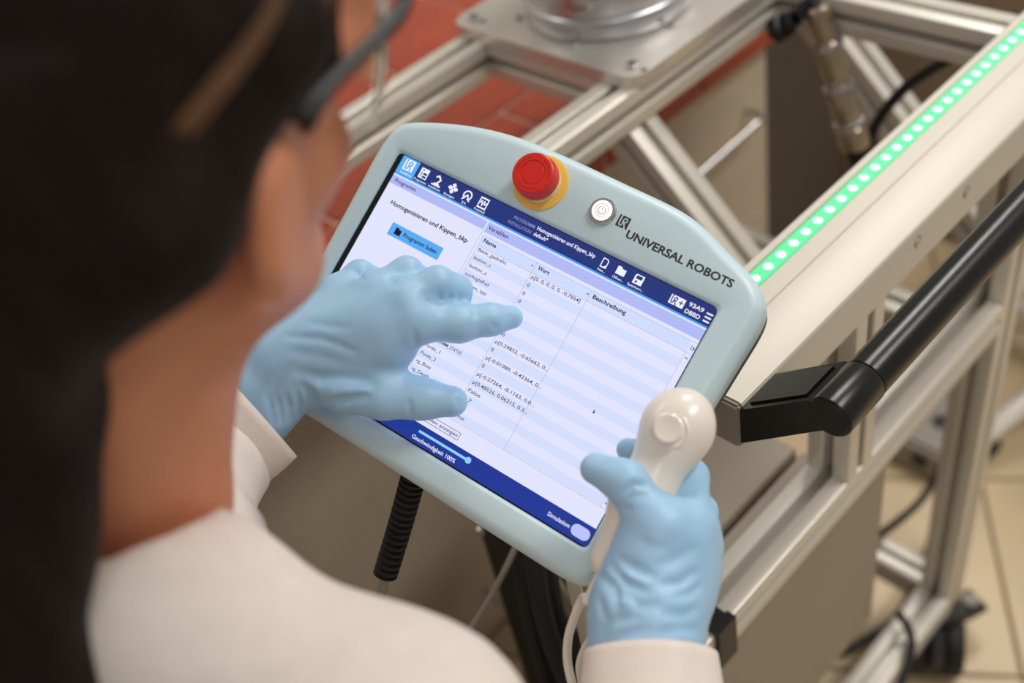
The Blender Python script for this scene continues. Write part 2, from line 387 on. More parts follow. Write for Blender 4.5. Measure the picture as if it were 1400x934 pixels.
# rails of the robot shelf
r2y, r3y, rz = .7045, .9300, ZT - .0225
rail('rail', (.30, r2y, rz), (1.14, r2y, rz), cart); rail('rail', (.46, r3y, rz), (1.14, r3y, rz), cart)
for x in (.7625, 1.0235): rail('cross_rail', (x, r2y + .0226, rz), (x, r3y - .0226, rz), cart)
for x in (1.0235,): rail('cross_rail', (x, .4202, rz), (x, r2y - .0226, rz), cart)
# 45 degree braces holding the overhanging shelf
for x in (.7525, 1.093):
    rail('brace', (x, .705, .925), (x, .417, .637), cart, hint=(1, 0, 0))
rail('brace_foot', (.634, .40, .6125), (.776, .40, .6125), cart); rail('brace_foot', (.948, .40, .6125), (1.116, .40, .6125), cart)
# front side: posts, legs, rails, panel
for x in (.6185, .3): rail('post', (x, .3525, .735), (x, .3525, .9395), cart, hint=(1, 0, 0))
rail('rail', (.15, .3525, .7125), (.9015, .3525, .7125), cart)
for x in (.9245, .17): rail('leg', (x, .3525, .125), (x, .3525, .9395 if x > .4 else .69), cart, hint=(1, 0, 0))
for y in (.3525,): rail('rail', (.195, y, .1475), (.9015, y, .1475), cart)
for x in (.9245, .17): rail('leg', (x, .7, .125), (x, .7, .62), cart, hint=(1, 0, 0))
for x in (.9245, .17): rail('cross_rail', (x, .3755, .1475), (x, .677, .1475), cart)
for x in (.9245, .17): rail('cross_rail', (x, .3755, .64), (x, .72, .64), cart)
# caster wheels
def caster(x, y):
    body = lathe('caster', [(.012, .1245), (.034, .122), (.038, .110), (.034, .098), (.02, .094)], (x, y, 0), (0, 0, 1), BLACK, cart, 24)
    a = nz([-.75, -.45, 0]); s = np.cross([0, 0, 1], a); ctr = np.array([x, y, 0]) + a * .026
    for sg in (-1, 1):
        lathe('wheel', [(.014, -.015), (.042, -.014), (.0495, -.008), (.0495, .008), (.042, .014), (.014, .015)], ctr + s * .024 * sg + np.array([0, 0, .0500]), s, RUBBER, body, 28)
    prism('fork', [(-.04, .035), (.045, .035), (.05, .085), (.02, .108), (-.045, .104)], ctr - s * .0085, ctr + s * .0085, a, (0, 0, 1), BLACK, body)
    q = nz([.92, -.38, 0]); t_ = np.cross([0, 0, 1], q); pp = np.array([x, y, .072])
    prism('brake_pedal', [(-.01, -.004), (.055, -.018), (.082, -.014), (.080, -.005), (.04, .010), (-.01, .024)], pp - t_ * .019, pp + t_ * .019, q, (0, 0, 1), BLACK, body)
    lathe('pedal_pad', [(.004, 0), (.013, 0), (.014, .003), (.012, .006)], pp + q * .062 + np.array([0, 0, .0005]), (0.2, 0, 1), GREYCAP, body, 16)
for x in (.9245, .17):
    for y in (.3525, .70): caster(x, y)
# control box hung inside
cb = box('control_box', (.458, .408, .40), (.632, .66, .70), PANEL, cart, .003)
box('lid_strip', (.458, .3765, .69), (.632, .402, .7005), PANEL, cb, .002)
box('side_panel', (.2, .345, .36), (.702, .349, .689), PANEL, cb, .001)
box('base_tray', (.458, .36, .18), (.60, .66, .39), CABD, cb, .004)
# clip on the front rail
cl = prism('cable_clip', [(-.026, -.05), (.0, -.05), (.0275, -.05), (.0275, .006), (.018, .006), (.018, .0005), (-.024, .0005), (-.024, .008), (-.028, .008)], (.388, .3525, .7355), (.412, .3525, .7355), (0, -1, 0), (0, 0, 1), BLACK, cart)
# push handle
hc = onX(1134, 571, .434); hy, hz = hc[1], hc[2]
bpoly = [(.3298, .9445), (.268, .998), (.256, 1.008), (.262, 1.030), (.274, 1.0255), (.3298, .9815)]
arm = prism('handle_bracket', bpoly, (.4345, 0, 0), (.480, 0, 0), (0, 1, 0), (0, 0, 1), BLACKM, cart)
prism('bracket_cover', [(.3245, .9858), (.2785, 1.0222), (.2785, 1.0243), (.3245, .9880)], (.440, 0, 0), (.4745, 0, 0), (0, 1, 0), (0, 0, 1), BLACK, arm)
tube = lathe('handle_tube', [(.0150, .0), (.0160, .001), (.0160, .54), (.0150, .541)], (.476, hy, hz), (1, 0, 0), BLACKM, cart, 40)
lathe('handle_collar', [(.0156, 0), (.0166, .0012), (.0166, .041), (.0160, .042)], (.4335, hy, hz), (1, 0, 0), BLACKM, tube, 40)
lathe('end_plug', [(.0138, -.0008), (.0150, .0006)], (.4335, hy, hz), (1, 0, 0), BLACK, tube, 40)
prism('handle_bracket', bpoly, (.97, 0, 0), (1.016, 0, 0), (0, 1, 0), (0, 0, 1), BLACKM, cart)

# ---------------------------------------------------------------- robot on its mounting plate
PX, PY = .865, .8215
pl = tag(None or prism('mounting_plate', [(x, y) for x, y in [(-.128, -.125), (-.122, -.138), (-.108, -.1445), (.108, -.1445), (.122, -.138), (.128, -.125), (.128, .125), (.122, .138), (.108, .1445), (-.108, .1445), (-.122, .138), (-.128, .125)]], (PX, PY, ZT + .0003), (PX, PY, ZT + .0145), (1, 0, 0), (0, 1, 0), PLATE), 'machined aluminium plate bolted on the rails under the robot base', 'plate')
def bolt(x, y, z, par, r=.0075):
    b = lathe('bolt', [(r, 0), (r, .003), (r * .9, .0036), (r * .55, .0036), (r * .5, .001)], (x, y, z), (0, 0, 1), STEEL, par, 18)
    lathe('socket', [(r * .5, .0012), (r * .45, .0016)], (x, y, z), (0, 0, 1), BLACK, b, 6) if par.parent is None else None
for sx in (-1, 1):
    for sy in (-1, 1):
        bolt(PX + sx * .106, PY + sy * .1225, ZT + .0147, pl)
        lathe('dowel_hole', [(.0035, 0), (.0033, .0004)], (PX + sx * .106, PY + sy * .1225 - .0165, ZT + .0147), (0, 0, 1), BLACK, pl, 12)
rb = thing('robot_arm', (PX, PY, ZT + .015), 'silver round base of a robot arm standing on the mounting plate', 'robot arm')
base_ = lathe('base', [(.092, 0), (.0985, .001), (.0995, .004), (.0995, .020), (.098, .0225), (.0955, .024), (.0955, .0275), (.0975, .029), (.0978, .033), (.0978, .082), (.096, .087), (.09, .09)], (PX, PY, ZT + .015), (0, 0, 1), ROBOT, rb, 72)
lathe('base_ring', [(.086, .09), (.09, .092), (.09, .104), (.086, .106)], (PX, PY, ZT + .015), (0, 0, 1), BLACK, rb, 60)
lathe('shoulder_housing', [(.09, .106), (.094, .11), (.094, .20), (.088, .225), (.06, .235)], (PX, PY, ZT + .015), (0, 0, 1), ROBOT, rb, 60)
jj = lathe('joint', [(.07, -.03), (.078, -.02), (.078, .12), (.07, .13)], (PX, PY, ZT + .19), nz([.9, .3, 0]), ROBOT, rb, 48)
lathe('joint_cap', [(.07, .13), (.072, .134), (.066, .15), (.03, .158)], (PX, PY, ZT + .19), nz([.9, .3, 0]), PEND, jj, 48)
sh_ = np.array([PX, PY, ZT + .19]) + nz([.9, .3, 0]) * .05; el_ = sh_ + np.array([-.12, .06, .40]); wr_ = el_ + np.array([-.34, .10, .03])  # upper arm, elbow and forearm are unseen, added to shade the shelf gap
lathe('shading_upper_arm', [(.05, -.02), (.055, .0), (.05, .06), (.048, .34), (.055, .40), (.05, .43)], sh_, el_ - sh_, ROBOT, rb, 32)
lathe('shading_elbow_joint', [(.05, -.06), (.058, -.05), (.058, .06), (.05, .07)], el_, nz([.9, .3, 0]), ROBOT, rb, 32)
lathe('shading_forearm', [(.042, -.02), (.046, .0), (.042, .06), (.040, .30), (.046, .36), (.04, .38)], el_, wr_ - el_, ROBOT, rb, 32)
for k in range(6):
    th = math.radians(20 + 60 * k); bolt(PX + .1075 * math.cos(th), PY + .1075 * math.sin(th), ZT + .0148, pl, .005)
pr_ = onZ(772, 2, ZT + .09); cdir = nz([pr_[0] - PX, pr_[1] - PY, 0]); cpos = np.array([PX, PY, ZT + .07]) + cdir * .098
lathe('plug_socket', [(.016, 0), (.018, .004), (.017, .012), (.012, .014)], cpos, cdir, STEEL, rb, 24)

# metal plug hanging at the cross rail, with its cables
pa, pb = onX(1117, 8, .985), onX(1171, 203, .985)
plug = thing('cable_connector', pb, 'long nickel plated round plug hanging beside the diagonal brace', 'connector')
pd = pb - pa; Lp = np.linalg.norm(pd)
lathe('plug_shell', [(.010, 0), (.0135, .004), (.0140, .03), (.0120, .034), (.0120, .042), (.0152, .046), (.0156, .080), (.0140, .084), (.0140, .094), (.0168, .098), (.0172, .135), (.0150, .139), (.0150, .148), (.0182, .152), (.0182, Lp - .008), (.0165, Lp - .002)], pa, pd, BRASS, plug, 32)
for f_ in (.24, .52, .78):
    lathe('knurled_ring', [(.0158 + f_ * .002, 0), (.0175 + f_ * .002, .001), (.0175 + f_ * .002, .007), (.0158 + f_ * .002, .008)], pa + pd * f_, pd, STEEL, plug, 24)
sweep('cable_boot', [pb, pb + pd / Lp * .012, pb + pd / Lp * .022], .012, RUBBER, plug, 14, 6)
hub = thing('cable_gland', onX(1075, 20, .99), 'black plastic cable gland at the rail corner above the plug', 'cable gland')
g0 = onX(1060, 42, .975)
lathe('gland_body', [(.010, 0), (.017, .002), (.017, .018), (.013, .02), (.013, .032), (.009, .036)], g0, nz(onX(1092, 20, .975) - g0), BLACK, hub, 6)
sweep('gland_lead', [onX(1092, 20, .975), onX(1106, 6, .983), pa - pd / Lp * .006], .009, RUBBER, hub, 12, 6)
tag(sweep('black_cable', [onX(1182, 222, 1.0), onX(1190, 190, 1.02), onX(1205, 158, 1.03), onX(1240, 118, 1.04), onX(1285, 88, 1.05), onX(1330, 64, 1.07), onX(1390, 20, 1.12)], .0065, RUBBER, None, 12), 'black cable arching from the metal plug across the frame opening', 'cable')
tag(sweep('grey_cable', [onX(1186, 8, 1.2), onX(1160, 32, 1.16), onX(1152, 60, 1.14), onX(1156, 90, 1.13), onX(1175, 130, 1.13)], .005, GREYCAP, None, 10), 'thin grey cable curling down behind the metal plug', 'cable')
cy = .435
tag(sweep('black_cable', [onY(1322, 500, cy), onY(1317, 545, cy), onY(1306, 610, cy), onY(1290, 680, cy), onY(1270, 750, cy), onY(1246, 815, .41), onZ(1215, 855, .13), onZ(1165, 886, .13), onZ(1110, 908, .16), onZ(1060, 925, .19)], .0075, RUBBER, None, 12), 'thick black cable sweeping down inside the cart leg to the floor', 'cable')
tag(sweep('black_cable', [onY(1326, 505, .46), onY(1308, 575, .46), onY(1290, 630, .46), onY(1262, 680, .46), onY(1225, 715, .46), onY(1196, 732, .46), onY(1150, 745, .46)], .0062, RUBBER, None, 12), 'thinner black cable bending away from the cart leg behind the side panel', 'cable')
tag(sweep('black_cable', [onZ(1228, 838, .2), onZ(1243, 862, .195), onZ(1246, 890, .19), onZ(1235, 925, .185), onZ(1220, 960, .18)], .0058, RUBBER, None, 12), 'short black cable loop hanging over the lower rail', 'cable')
# grey supply box on the floor behind the cart
sb = onZ(1262, 640, 0)
pb_ = thing('power_supply', (sb[0], sb[1], 0), 'grey plastic supply box on the floor behind the cart', 'supply box')
bx_ = box('housing', (sb[0] - .02, sb[1] - .05, .0), (sb[0] + .16, sb[1] + .07, .075), GREYCAP, pb_, .008, 2)
lathe('socket', [(.016, 0), (.014, .001)], (sb[0] - .0205, sb[1] + .0, .04), (-1, 0, 0), BLACK, pb_, 20)
lathe('foot_switch', [(.015, 0), (.015, .004), (.01, .006)], (sb[0] + .05, sb[1], .075), (0, 0, 1), BLACK, pb_, 20)
# rolling stool, one white leg of its base shows
st0 = onZ(1345, 600, .055); sdir = nz([1, -.32, 0]); sctr = st0 + sdir * .31; sctr[2] = 0
stool = thing('lab_stool', sctr, 'white five arm base of a lab stool on the cream floor tiles', 'stool')
for k in range(5):
    th = 2 * math.pi * k / 5; d = np.array([-sdir[0] * math.cos(th) + sdir[1] * math.sin(th), -sdir[0] * math.sin(th) - sdir[1] * math.cos(th), 0])
    lg = sweep('base_arm', [sctr + d * .03 + [0, 0, .12], sctr + d * .12 + [0, 0, .108], sctr + d * .24 + [0, 0, .085], sctr + d * .31 + [0, 0, .06]], .02, WHITEP, stool, 14, 6, radii=lambda t: .026 - .009 * t)
    lathe('stool_wheel', [(.008, -.014), (.024, -.012), (.026, 0), (.024, .012), (.008, .014)], sctr + d * .30 + [0, 0, .0265], np.cross(d, [0, 0, 1]), RUBBER, lg, 20)
lathe('column', [(.03, .09), (.03, .3), (.02, .31), (.02, .52), (.06, .525)], sctr, (0, 0, 1), STEEL, stool, 24)
lathe('seat', [(.16, .525), (.185, .54), (.185, .565), (.17, .58), (.05, .584)], sctr, (0, 0, 1), BLACK, stool, 36)
# dark computer case and cables below the pendant
pc = thing('computer_case', (.40, .52, .17), 'black computer case standing below the pendant beside hanging cables', 'computer')
pcb = box('case_body', (.352, .43, .19), (.45, .60, .727), BLACK, pc, .004)
box('top_cover', (.354, .432, .7272), (.448, .598, .731), GREYCAP, pcb, .0015)
lathe('corner_bolt', [(.006, 0), (.007, .002), (.006, .006), (.003, .007)], (.3518, .590, .715), (-1, 0, 0), STEEL, pcb, 16)
sweep('case_strut', [onX(735, 764, .34), onX(780, 830, .34), onX(830, 902, .34)], .008, PANEL, pcb, 4, 0)
box('case_shelf', (.20, .376, .171), (.455, .66, .188), PANEL, cart, .002)
for k, pts in enumerate([[(712, 742, .93), (716, 790, .93), (726, 850, .94), (742, 910, .95), (758, 960, .96)], [(730, 748, .89), (735, 800, .89), (748, 860, .90), (768, 915, .91), (790, 960, .92)], [(752, 768, .915), (760, 825, .915), (774, 880, .93), (800, 960, .95)]]):
    tag(sweep('hanging_cable', [at(*q) for q in pts], [.0075, .0085, .006][k], RUBBER, None, 10), ['black cable hanging beside the computer case, leftmost of three', 'thick black cable hanging between two other cables at the computer case', 'thin black cable hanging next to the diagonal brace'][k].replace(', leftmost of three', ' closest to its corner bolt'), 'cable')
tag(sweep('thin_cable', [at(708, 742, .92), at(690, 780, .92), at(666, 825, .925), at(640, 865, .93)], .0028, GREYCAP, None, 8), 'thin grey lead running diagonally across the black computer case', 'cable')

# ================================================================ TEACH PENDANT
pend = thing('teach_pendant', T(0, 0, -40), 'pale teal robot teach pendant with lit touch screen and red stop button', 'tablet')
ctrl = [(-149, -60), (-149, 0), (-150, 50), (-150.5, 85), (-146, 106), (-130, 117), (-94, 129.5), (-58, 136.5), (-20, 138.5), (30, 138.5), (72, 138), (96, 134), (118, 126), (142, 117), (155.5, 106), (160, 92), (159, 60), (157, 20), (154, -40), (151, -90), (146, -107), (132, -113.5), (90, -114), (0, -113), (-90, -112), (-132, -112), (-145, -105), (-149, -92)]
cl_ = np.array([p[:2] for p in spline([(x, y, 0) for x, y in ctrl + ctrl[:1]], 10)])[:-1]
def poly_r(poly, th):
    d = np.array([math.cos(th), math.sin(th)]); best = 0
    A = poly; B = np.roll(poly, -1, 0); e = B - A; den = d[0] * e[:, 1] - d[1] * e[:, 0]
    with np.errstate(all='ignore'):
        t = (A[:, 0] * e[:, 1] - A[:, 1] * e[:, 0]) / den; s = (A[:, 0] * d[1] - A[:, 1] * d[0]) / den
    ok = (np.abs(den) > 1e-9) & (t > 0) & (s >= -1e-6) & (s <= 1 + 1e-6); return t[ok].max()
def rrect(x0, x1, y0, y1, r, n=6):
    out = []
    for cx, cy_, a0 in ((x1 - r, y1 - r, 0), (x0 + r, y1 - r, 90), (x0 + r, y0 + r, 180), (x1 - r, y0 + r, 270)):
        out += [(cx + r * math.cos(math.radians(a0 + 90 * k / n)), cy_ + r * math.sin(math.radians(a0 + 90 * k / n))) for k in range(n + 1)]
    return np.array(out)
OU0, OU1, OV0, OV1 = -131.2, 132.4, -89.2, 88.6
opening = rrect(OU0, OU1, OV0, OV1, 4)
angs = sorted(set([round(2 * math.pi * k / 300 - math.pi, 5) for k in range(300)] + [round(math.atan2(y, x), 5) for x, y in opening]))
_k = [angs[0]]
for a in angs[1:]:
    if a - _k[-1] > .006: _k.append(a)
angs = _k
outer = np.array([[math.cos(a) * poly_r(cl_, a), math.sin(a) * poly_r(cl_, a)] for a in angs])
inner = np.array([[math.cos(a) * poly_r(opening, a), math.sin(a) * poly_r(opening, a)] for a in angs])
def inset(P, d):
    t = np.roll(P, -1, 0) - np.roll(P, 1, 0); n_ = np.stack([-t[:, 1], t[:, 0]], 1); n_ /= np.linalg.norm(n_, axis=1)[:, None]
    n_ = sum(np.roll(n_, k, 0) for k in range(-4, 5)) / 9; n_ /= np.linalg.norm(n_, axis=1)[:, None]; return P + n_ * d
def loops(name, L, m, parent, cap0=False, cap1=False):
    N = len(angs); V = [T(p[0], p[1], w) for P, w in L for p in P]; Fc = []
    for j in range(len(L) - 1):
        for i in range(N):
            k = (i + 1) % N; Fc.append((j * N + i, j * N + k, (j + 1) * N + k, (j + 1) * N + i))
    if cap0: Fc.append(tuple(range(N))[::-1])
    if cap1: Fc.append(tuple(range((len(L) - 1) * N, len(L) * N)))
    return mk(name, V, Fc, m, parent, True, 40)
bodyL = [(inset(outer, 1.0), -20), (outer, -19), (outer, -10)]
for k in range(1, 9):
    a = math.pi / 2 * k / 8; bodyL.append((inset(outer, 9.5 * (1 - math.cos(a))), -10 + 12.8 * math.sin(a)))
bodyL += [(inner * np.array([1.022, 1.032]), 2.8), (inner * np.array([1.012, 1.018]), 2.3), (inner, .3), (inner, -1.2)]
body = loops('housing', bodyL, PEND, pend, cap0=True)
loops('back_shell', [(inset(outer, 12), -46), (inset(outer, 5), -43), (inset(outer, 1.2), -36), (inset(outer, .4), -22), (inset(outer, 1.6), -20.2)], PBACK, pend, cap0=True, cap1=True)
def quadT(u0, v0, u1, v1, w): return [T(u0, v0, w), T(u1, v0, w), T(u1, v1, w), T(u0, v1, w)]
disp = mk('display', quadT(OU0, OV0, OU1, OV1, -.9) + quadT(OU0, OV0, OU1, OV1, 0), [(3, 2, 1, 0), (4, 5, 6, 7), (0, 1, 5, 4), (1, 2, 6, 5), (2, 3, 7, 6), (3, 0, 4, 7)], GLASSB, pend, False)
LW = .05                                           # thickness of one printed layer in mm
def ui_rect(name, rects, m, layer, par=None):
    V = []; Fc = []
    for u0, v0, u1, v1 in rects:
        b = len(V); V += quadT(u0, v0, u1, v1, LW * (layer - 1) + .02) + quadT(u0, v0, u1, v1, LW * layer)
        Fc += [(b + 4, b + 5, b + 6, b + 7), (b, b + 1, b + 5, b + 4), (b + 1, b + 2, b + 6, b + 5), (b + 2, b + 3, b + 7, b + 6), (b + 3, b, b + 4, b + 7)]
    return mk(name, V, Fc, m, par or disp, False)
def ui_poly(name, polys, m, layer, par=None, w0=0.0):
    bm = bmesh.new()
    for P in polys:
        vs_ = [bm.verts.new(T(x, y, w0 + LW * layer)) for x, y in P]; bm.faces.new(vs_)
    bmesh.ops.triangulate(bm, faces=bm.faces[:]); 
    for f in bm.faces:
        if f.normal.dot(Vector(TW)) < 0: f.normal_flip()
    return bm_obj(name, bm, m, par or disp, False)
def stroke(P, wd):                                 # flat ribbons along polyline, list of quads plus joints
    out = []
    for a, b in zip(P[:-1], P[1:]):
        a, b = np.array(a, float), np.array(b, float); d = nz(b - a); n_ = np.array([-d[1], d[0]]) * wd / 2; e = d * wd * .3
        out.append([a - e + n_, a - e - n_, b + e - n_, b + e + n_])
    return out
def circ(cx, cy_, r, n=20, a0=0, a1=360): return [(cx + r * math.cos(math.radians(a0 + (a1 - a0) * k / n)), cy_ + r * math.sin(math.radians(a0 + (a1 - a0) * k / n))) for k in range(n + (0 if a1 - a0 == 360 else 1))]
def text_geo(s, bold=0.0):
    cu = bpy.data.curves.new('t', 'FONT'); cu.body = s; cu.size = 1; cu.offset = bold; cu.resolution_u = 3
    o = bpy.data.objects.new('t', cu); COL.objects.link(o); dg = bpy.context.evaluated_depsgraph_get()
    me = bpy.data.meshes.new_from_object(o.evaluated_get(dg)); V = np.array([v.co[:] for v in me.vertices]); Fc = [tuple(p.vertices) for p in me.polygons]
    bpy.data.objects.remove(o); bpy.data.curves.remove(cu); bpy.data.meshes.remove(me); return V, Fc
def ui_text(s, u, v, width, cap, m, layer=4, bold=0.010, par=None, w0=0.0, name='lettering'):
    V, Fc = text_geo(s, bold); x0, x1 = V[:, 0].min(), V[:, 0].max()
    sx = width / (x1 - x0); sy = cap / .71
    return mk(name, [T(u + (p[0] - x0) * sx, v + p[1] * sy, w0 + LW * layer) for p in V], Fc, m, par or disp, False)
# -- flat areas
SU0, SU1 = -126.6, 131.6
ui_rect('page', [(SU0, -88, SU1, 88)], S_WHITE, 1)
ui_rect('top_bar', [(SU0, 74.4, SU1, 88)], S_NAVY, 2)
ui_rect('active_tab', [(SU0, 74.4, -111.3, 88)], S_TAB, 3)
ui_rect('top_rule', [(SU0, 73.1, SU1, 74.4)], S_LINE, 2)
ui_rect('title_bar', [(SU0, 65.2, -41.9, 71.9), (-40.6, 64.2, SU1, 71.9)], S_PURP, 2)
ui_rect('bottom_bar', [(SU0, -88, SU1, -74.6)], S_NAVY2, 2)
RB = [50.2 - 6.36 * k for k in range(18)]
ui_rect('table_header', [(-39, 53.6, 127, 61.6)], S_HEAD, 2)
ui_rect('table_row', [(-39, RB[k] - 2.2, 127, RB[k] + 4.16) for k in range(1, 18, 2)], S_ROWA, 2)
g = .16
ui_rect('grid_line', [(-39.3, -60.8, -39.3 + g * 2, 61.7), (5.9, -60.8, 5.9 + g * 2, 61.7), (50.6, -60.8, 50.6 + g * 2, 61.7), (126.8, -60.8, 127.1, 53.6), (-39, 61.5, SU1, 61.8), (-39, 53.4, SU1, 53.7), (-39, -60.9, SU1, -60.6), (-41.8, -74, -41.5, 65)], S_GRID, 3)
# -- top bar icons
def emblem(u, v, s, fg, bg, layer, par, w0=0.0):
    k = s / 10
    ui_poly('emblem', [[(u - 5 * k, v - 5 * k), (u + 3.6 * k, v - 5 * k), (u + 5.2 * k, v - 5 * k), (u + 5 * k, v + 5 * k), (u - 5 * k, v + 5 * k)]], fg, layer, par, w0)
    P = [(-2.9, 5.2), (-2.9, -1.8), (-2.4, -3.1), (-1.4, -3.4), (-.5, -2.9), (-.2, -1.8), (-.2, 1.9), (.3, 3.0), (1.3, 3.4), (2.3, 3.0), (2.8, 2.0), (2.6, .7), (1.7, .1), (1.0, -.4), (2.2, -2.6), (3.4, -5.2)]
    ui_poly('emblem_line', stroke([(u + x * k, v + y * k) for x, y in P], 1.25 * k), bg, layer + 1, par, w0)
emblem(-118.8, 82.6, 8.6, S_TXW, S_TAB, 4, disp)
ic = [(-104.8, 82), (-92, 81.8), (-78.3, 81.8), (-65.4, 81.6), (-51.7, 81.8)]
u, v = ic[0]; ui_poly('icon', [[(u - 3.6, v - 4), (u + 3.6, v - 4), (u + 3.6, v + 4), (u - 3.6, v + 4)]], S_TXW, 4)
ui_poly('icon_detail', [[(u - 2.4, v + 3), (u - .2, v + 3), (u - 1.3, v + 1.6)]] + stroke([(u - 2.1, v + 1), (u - 2.1, v - 2.4), (u - .6, v - 2.4)], .5) + stroke([(u - 2.1, v - .2), (u - .6, v - .2)], .5) + [[(u - .2, v - .9), (u + 2.8, v - .9), (u + 2.8, v + .7), (u - .2, v + .7)], [(u - .2, v - 3.2), (u + 2.8, v - 3.2), (u + 2.8, v - 1.6), (u - .2, v - 1.6)]], S_NAVY, 5)
u, v = ic[1]; ui_poly('icon', stroke([(u - 3.5, v - 3.6), (u + 3.5, v - 3.6)], 1.2) + stroke([(u - 1.8, v - 2.6), (u + 1.8, v - 2.6)], 1.3) + stroke([(u, v - 2), (u + 2, v + 1), (u - .4, v + 3.6), (u - 2.2, v + 2.4)], 1.3), S_TXW, 4)
u, v = ic[2]; ui_poly('icon', [[(u, v + 4.3), (u + 4.3, v), (u, v - 4.3), (u - 4.3, v)]], S_TXW, 4)
ui_poly('icon_detail', [[(u + a - .8, v + b), (u + a, v + b - .8), (u + a + .8, v + b), (u + a, v + b + .8)] for a, b in ((-1.7, 1.7), (1.7, 1.7), (-1.7, -1.7), (1.7, -1.7))] + [circ(u, v, .6, 8)], S_NAVY, 5)
u, v = ic[3]; ui_poly('icon', stroke(circ(u, v + .3, 3.2, 18, -60, 240), 1.1) + stroke([(u + .9, v - 2.2), (u + 3, v - 3.4)], 1.0) + stroke([(u - 1.9, v - 2.2), (u - 3, v - 3.6)], 1.) + stroke([(u - 2, v - 1.8), (u, v + .6), (u + 1.2, v - 1.4)], 1.1), S_TXW, 4)
u, v = ic[4]; ui_poly('icon', [[(u - 3.7, v - 4.2), (u + 3.7, v - 4.2), (u + 3.7, v + 4.2), (u - 3.7, v + 4.2)]], S_TXW, 4)
ui_poly('icon_detail', [[(u - 2.8, v - 3), (u + 2.8, v - 3), (u + 2.8, v + 3), (u - 2.8, v + 3)]], S_NAVY, 5)
ui_poly('icon_line', stroke([(u - 2.6, v - .4), (u - 1.4, v + 1.8), (u - .4, v - 2), (u + .6, v + 1.8), (u + 1.5, v - 1), (u + 2.6, v + .8)], .8), S_TXW, 6)
for s, a, b in (('Ausführen', -123.2, -112.6), ('Programm', -110.3, -99.3), ('Installation', -97, -86.5), ('Bewegen', -83, -73.8), ('E/A', -67.1, -63.4), ('Protokoll', -56.1, -47.2)):
    ui_text(s, a, 75.2, b - a, 1.7, S_TXW, 5)
ui_text('PROGRAMM', -25.6, 81.7, 17.4, 2.5, S_TXL); ui_text('INSTALLATION', -28.2, 77.3, 19.4, 2.4, S_TXL)
ui_text('Homogenisieren und Kippen_bkp', -6.2, 81.9, 47.2, 2.9, S_TXW, bold=.016); ui_text('default*', -6.6, 77.4, 11.6, 2.7, S_TXW, bold=.016)
u, v = 49.2, 82; ui_poly('icon', [[(u - 2.4, v - 3.4), (u + 2.4, v - 3.4), (u + 2.4, v + 2), (u + 1, v + 3.4), (u - 2.4, v + 3.4)]], S_TXW, 4)
ui_poly('icon_detail', [[(u - 1.7, v - 2.6), (u + .2, v - 2.6), (u + 1.7, v - 1.0), (u + 1.7, v + 1.8), (u + .6, v + 2.7), (u - 1.7, v + 2.7)]], S_NAVY, 5)
u, v = 62.1, 82; ui_poly('icon', [[(u - 3.4, v - 2.8), (u + 3.4, v - 2.8), (u + 3.4, v + 1.8), (u + .2, v + 1.8), (u - .6, v + 2.9), (u - 3.4, v + 2.9)]], S_TXW, 4)
u, v = 75.6, 82; ui_poly('icon', [[(u - 3.4, v - 3.4), (u + 3.4, v - 3.4), (u + 3.4, v + 3.4), (u - 2.6, v + 3.4), (u - 3.4, v + 2.6)]], S_TXW, 4)
ui_poly('icon_detail', [[(u - 2.2, v + .2), (u + 2.2, v + .2), (u + 2.2, v + 2.6), (u - 2.2, v + 2.6)], [(u - 1.8, v - 2.6), (u - .4, v - 2.6), (u - .4, v - 1), (u - 1.8, v - 1)]], S_NAVY, 5)
for s, a, b in (('Neu...', 46.5, 52.4), ('Öffnen...', 58.2, 66.8), ('Speichern...', 70, 82)): ui_text(s, a, 75.8, b - a, 1.7, S_TXW)
emblem(103.6, 80.6, 6.4, S_TXW, S_NAVY, 4, disp); ui_poly('icon', [[(106.5, 77.4), (111, 77.4), (111, 83.8), (106.5, 83.8)]], S_TXW, 4)
ui_poly('icon_detail', stroke([(107.2, 80.6), (110, 80.6)], .7) + stroke([(108.6, 79.2), (108.6, 82)], .7), S_NAVY, 5)
ui_text('93A9', 113.6, 81.4, 10.8, 2.9, S_TXW, bold=.02); ui_text('DBBD', 113.2, 76.2, 11, 2.9, S_TXW, bold=.02)
ui_rect('menu_bar', [(126.6, v, 131.2, v + 1.1) for v in (81.9, 79.2, 76.5)], S_TXW, 4)
# -- left page
ui_text('Programm', -123.2, 67.4, 19.2, 2.9, S_TXT); ui_text('Homogenisieren und Kippen_bkp', -117, 51.4, 69, 3.3, S_TXT, bold=.024)
ui_rect('load_button', [(-107.3, 30.8, -61.6, 40.6)], S_TAB, 3)
ui_poly('folder_icon', [[(-102.6, 33.2), (-97.2, 33.2), (-97.2, 37.4), (-99.6, 37.4), (-100.2, 38.4), (-102.6, 38.4)]], S_TXT, 5)
ui_text('Programm laden', -94.8, 34.3, 29.8, 3.2, S_TXT, bold=.016)
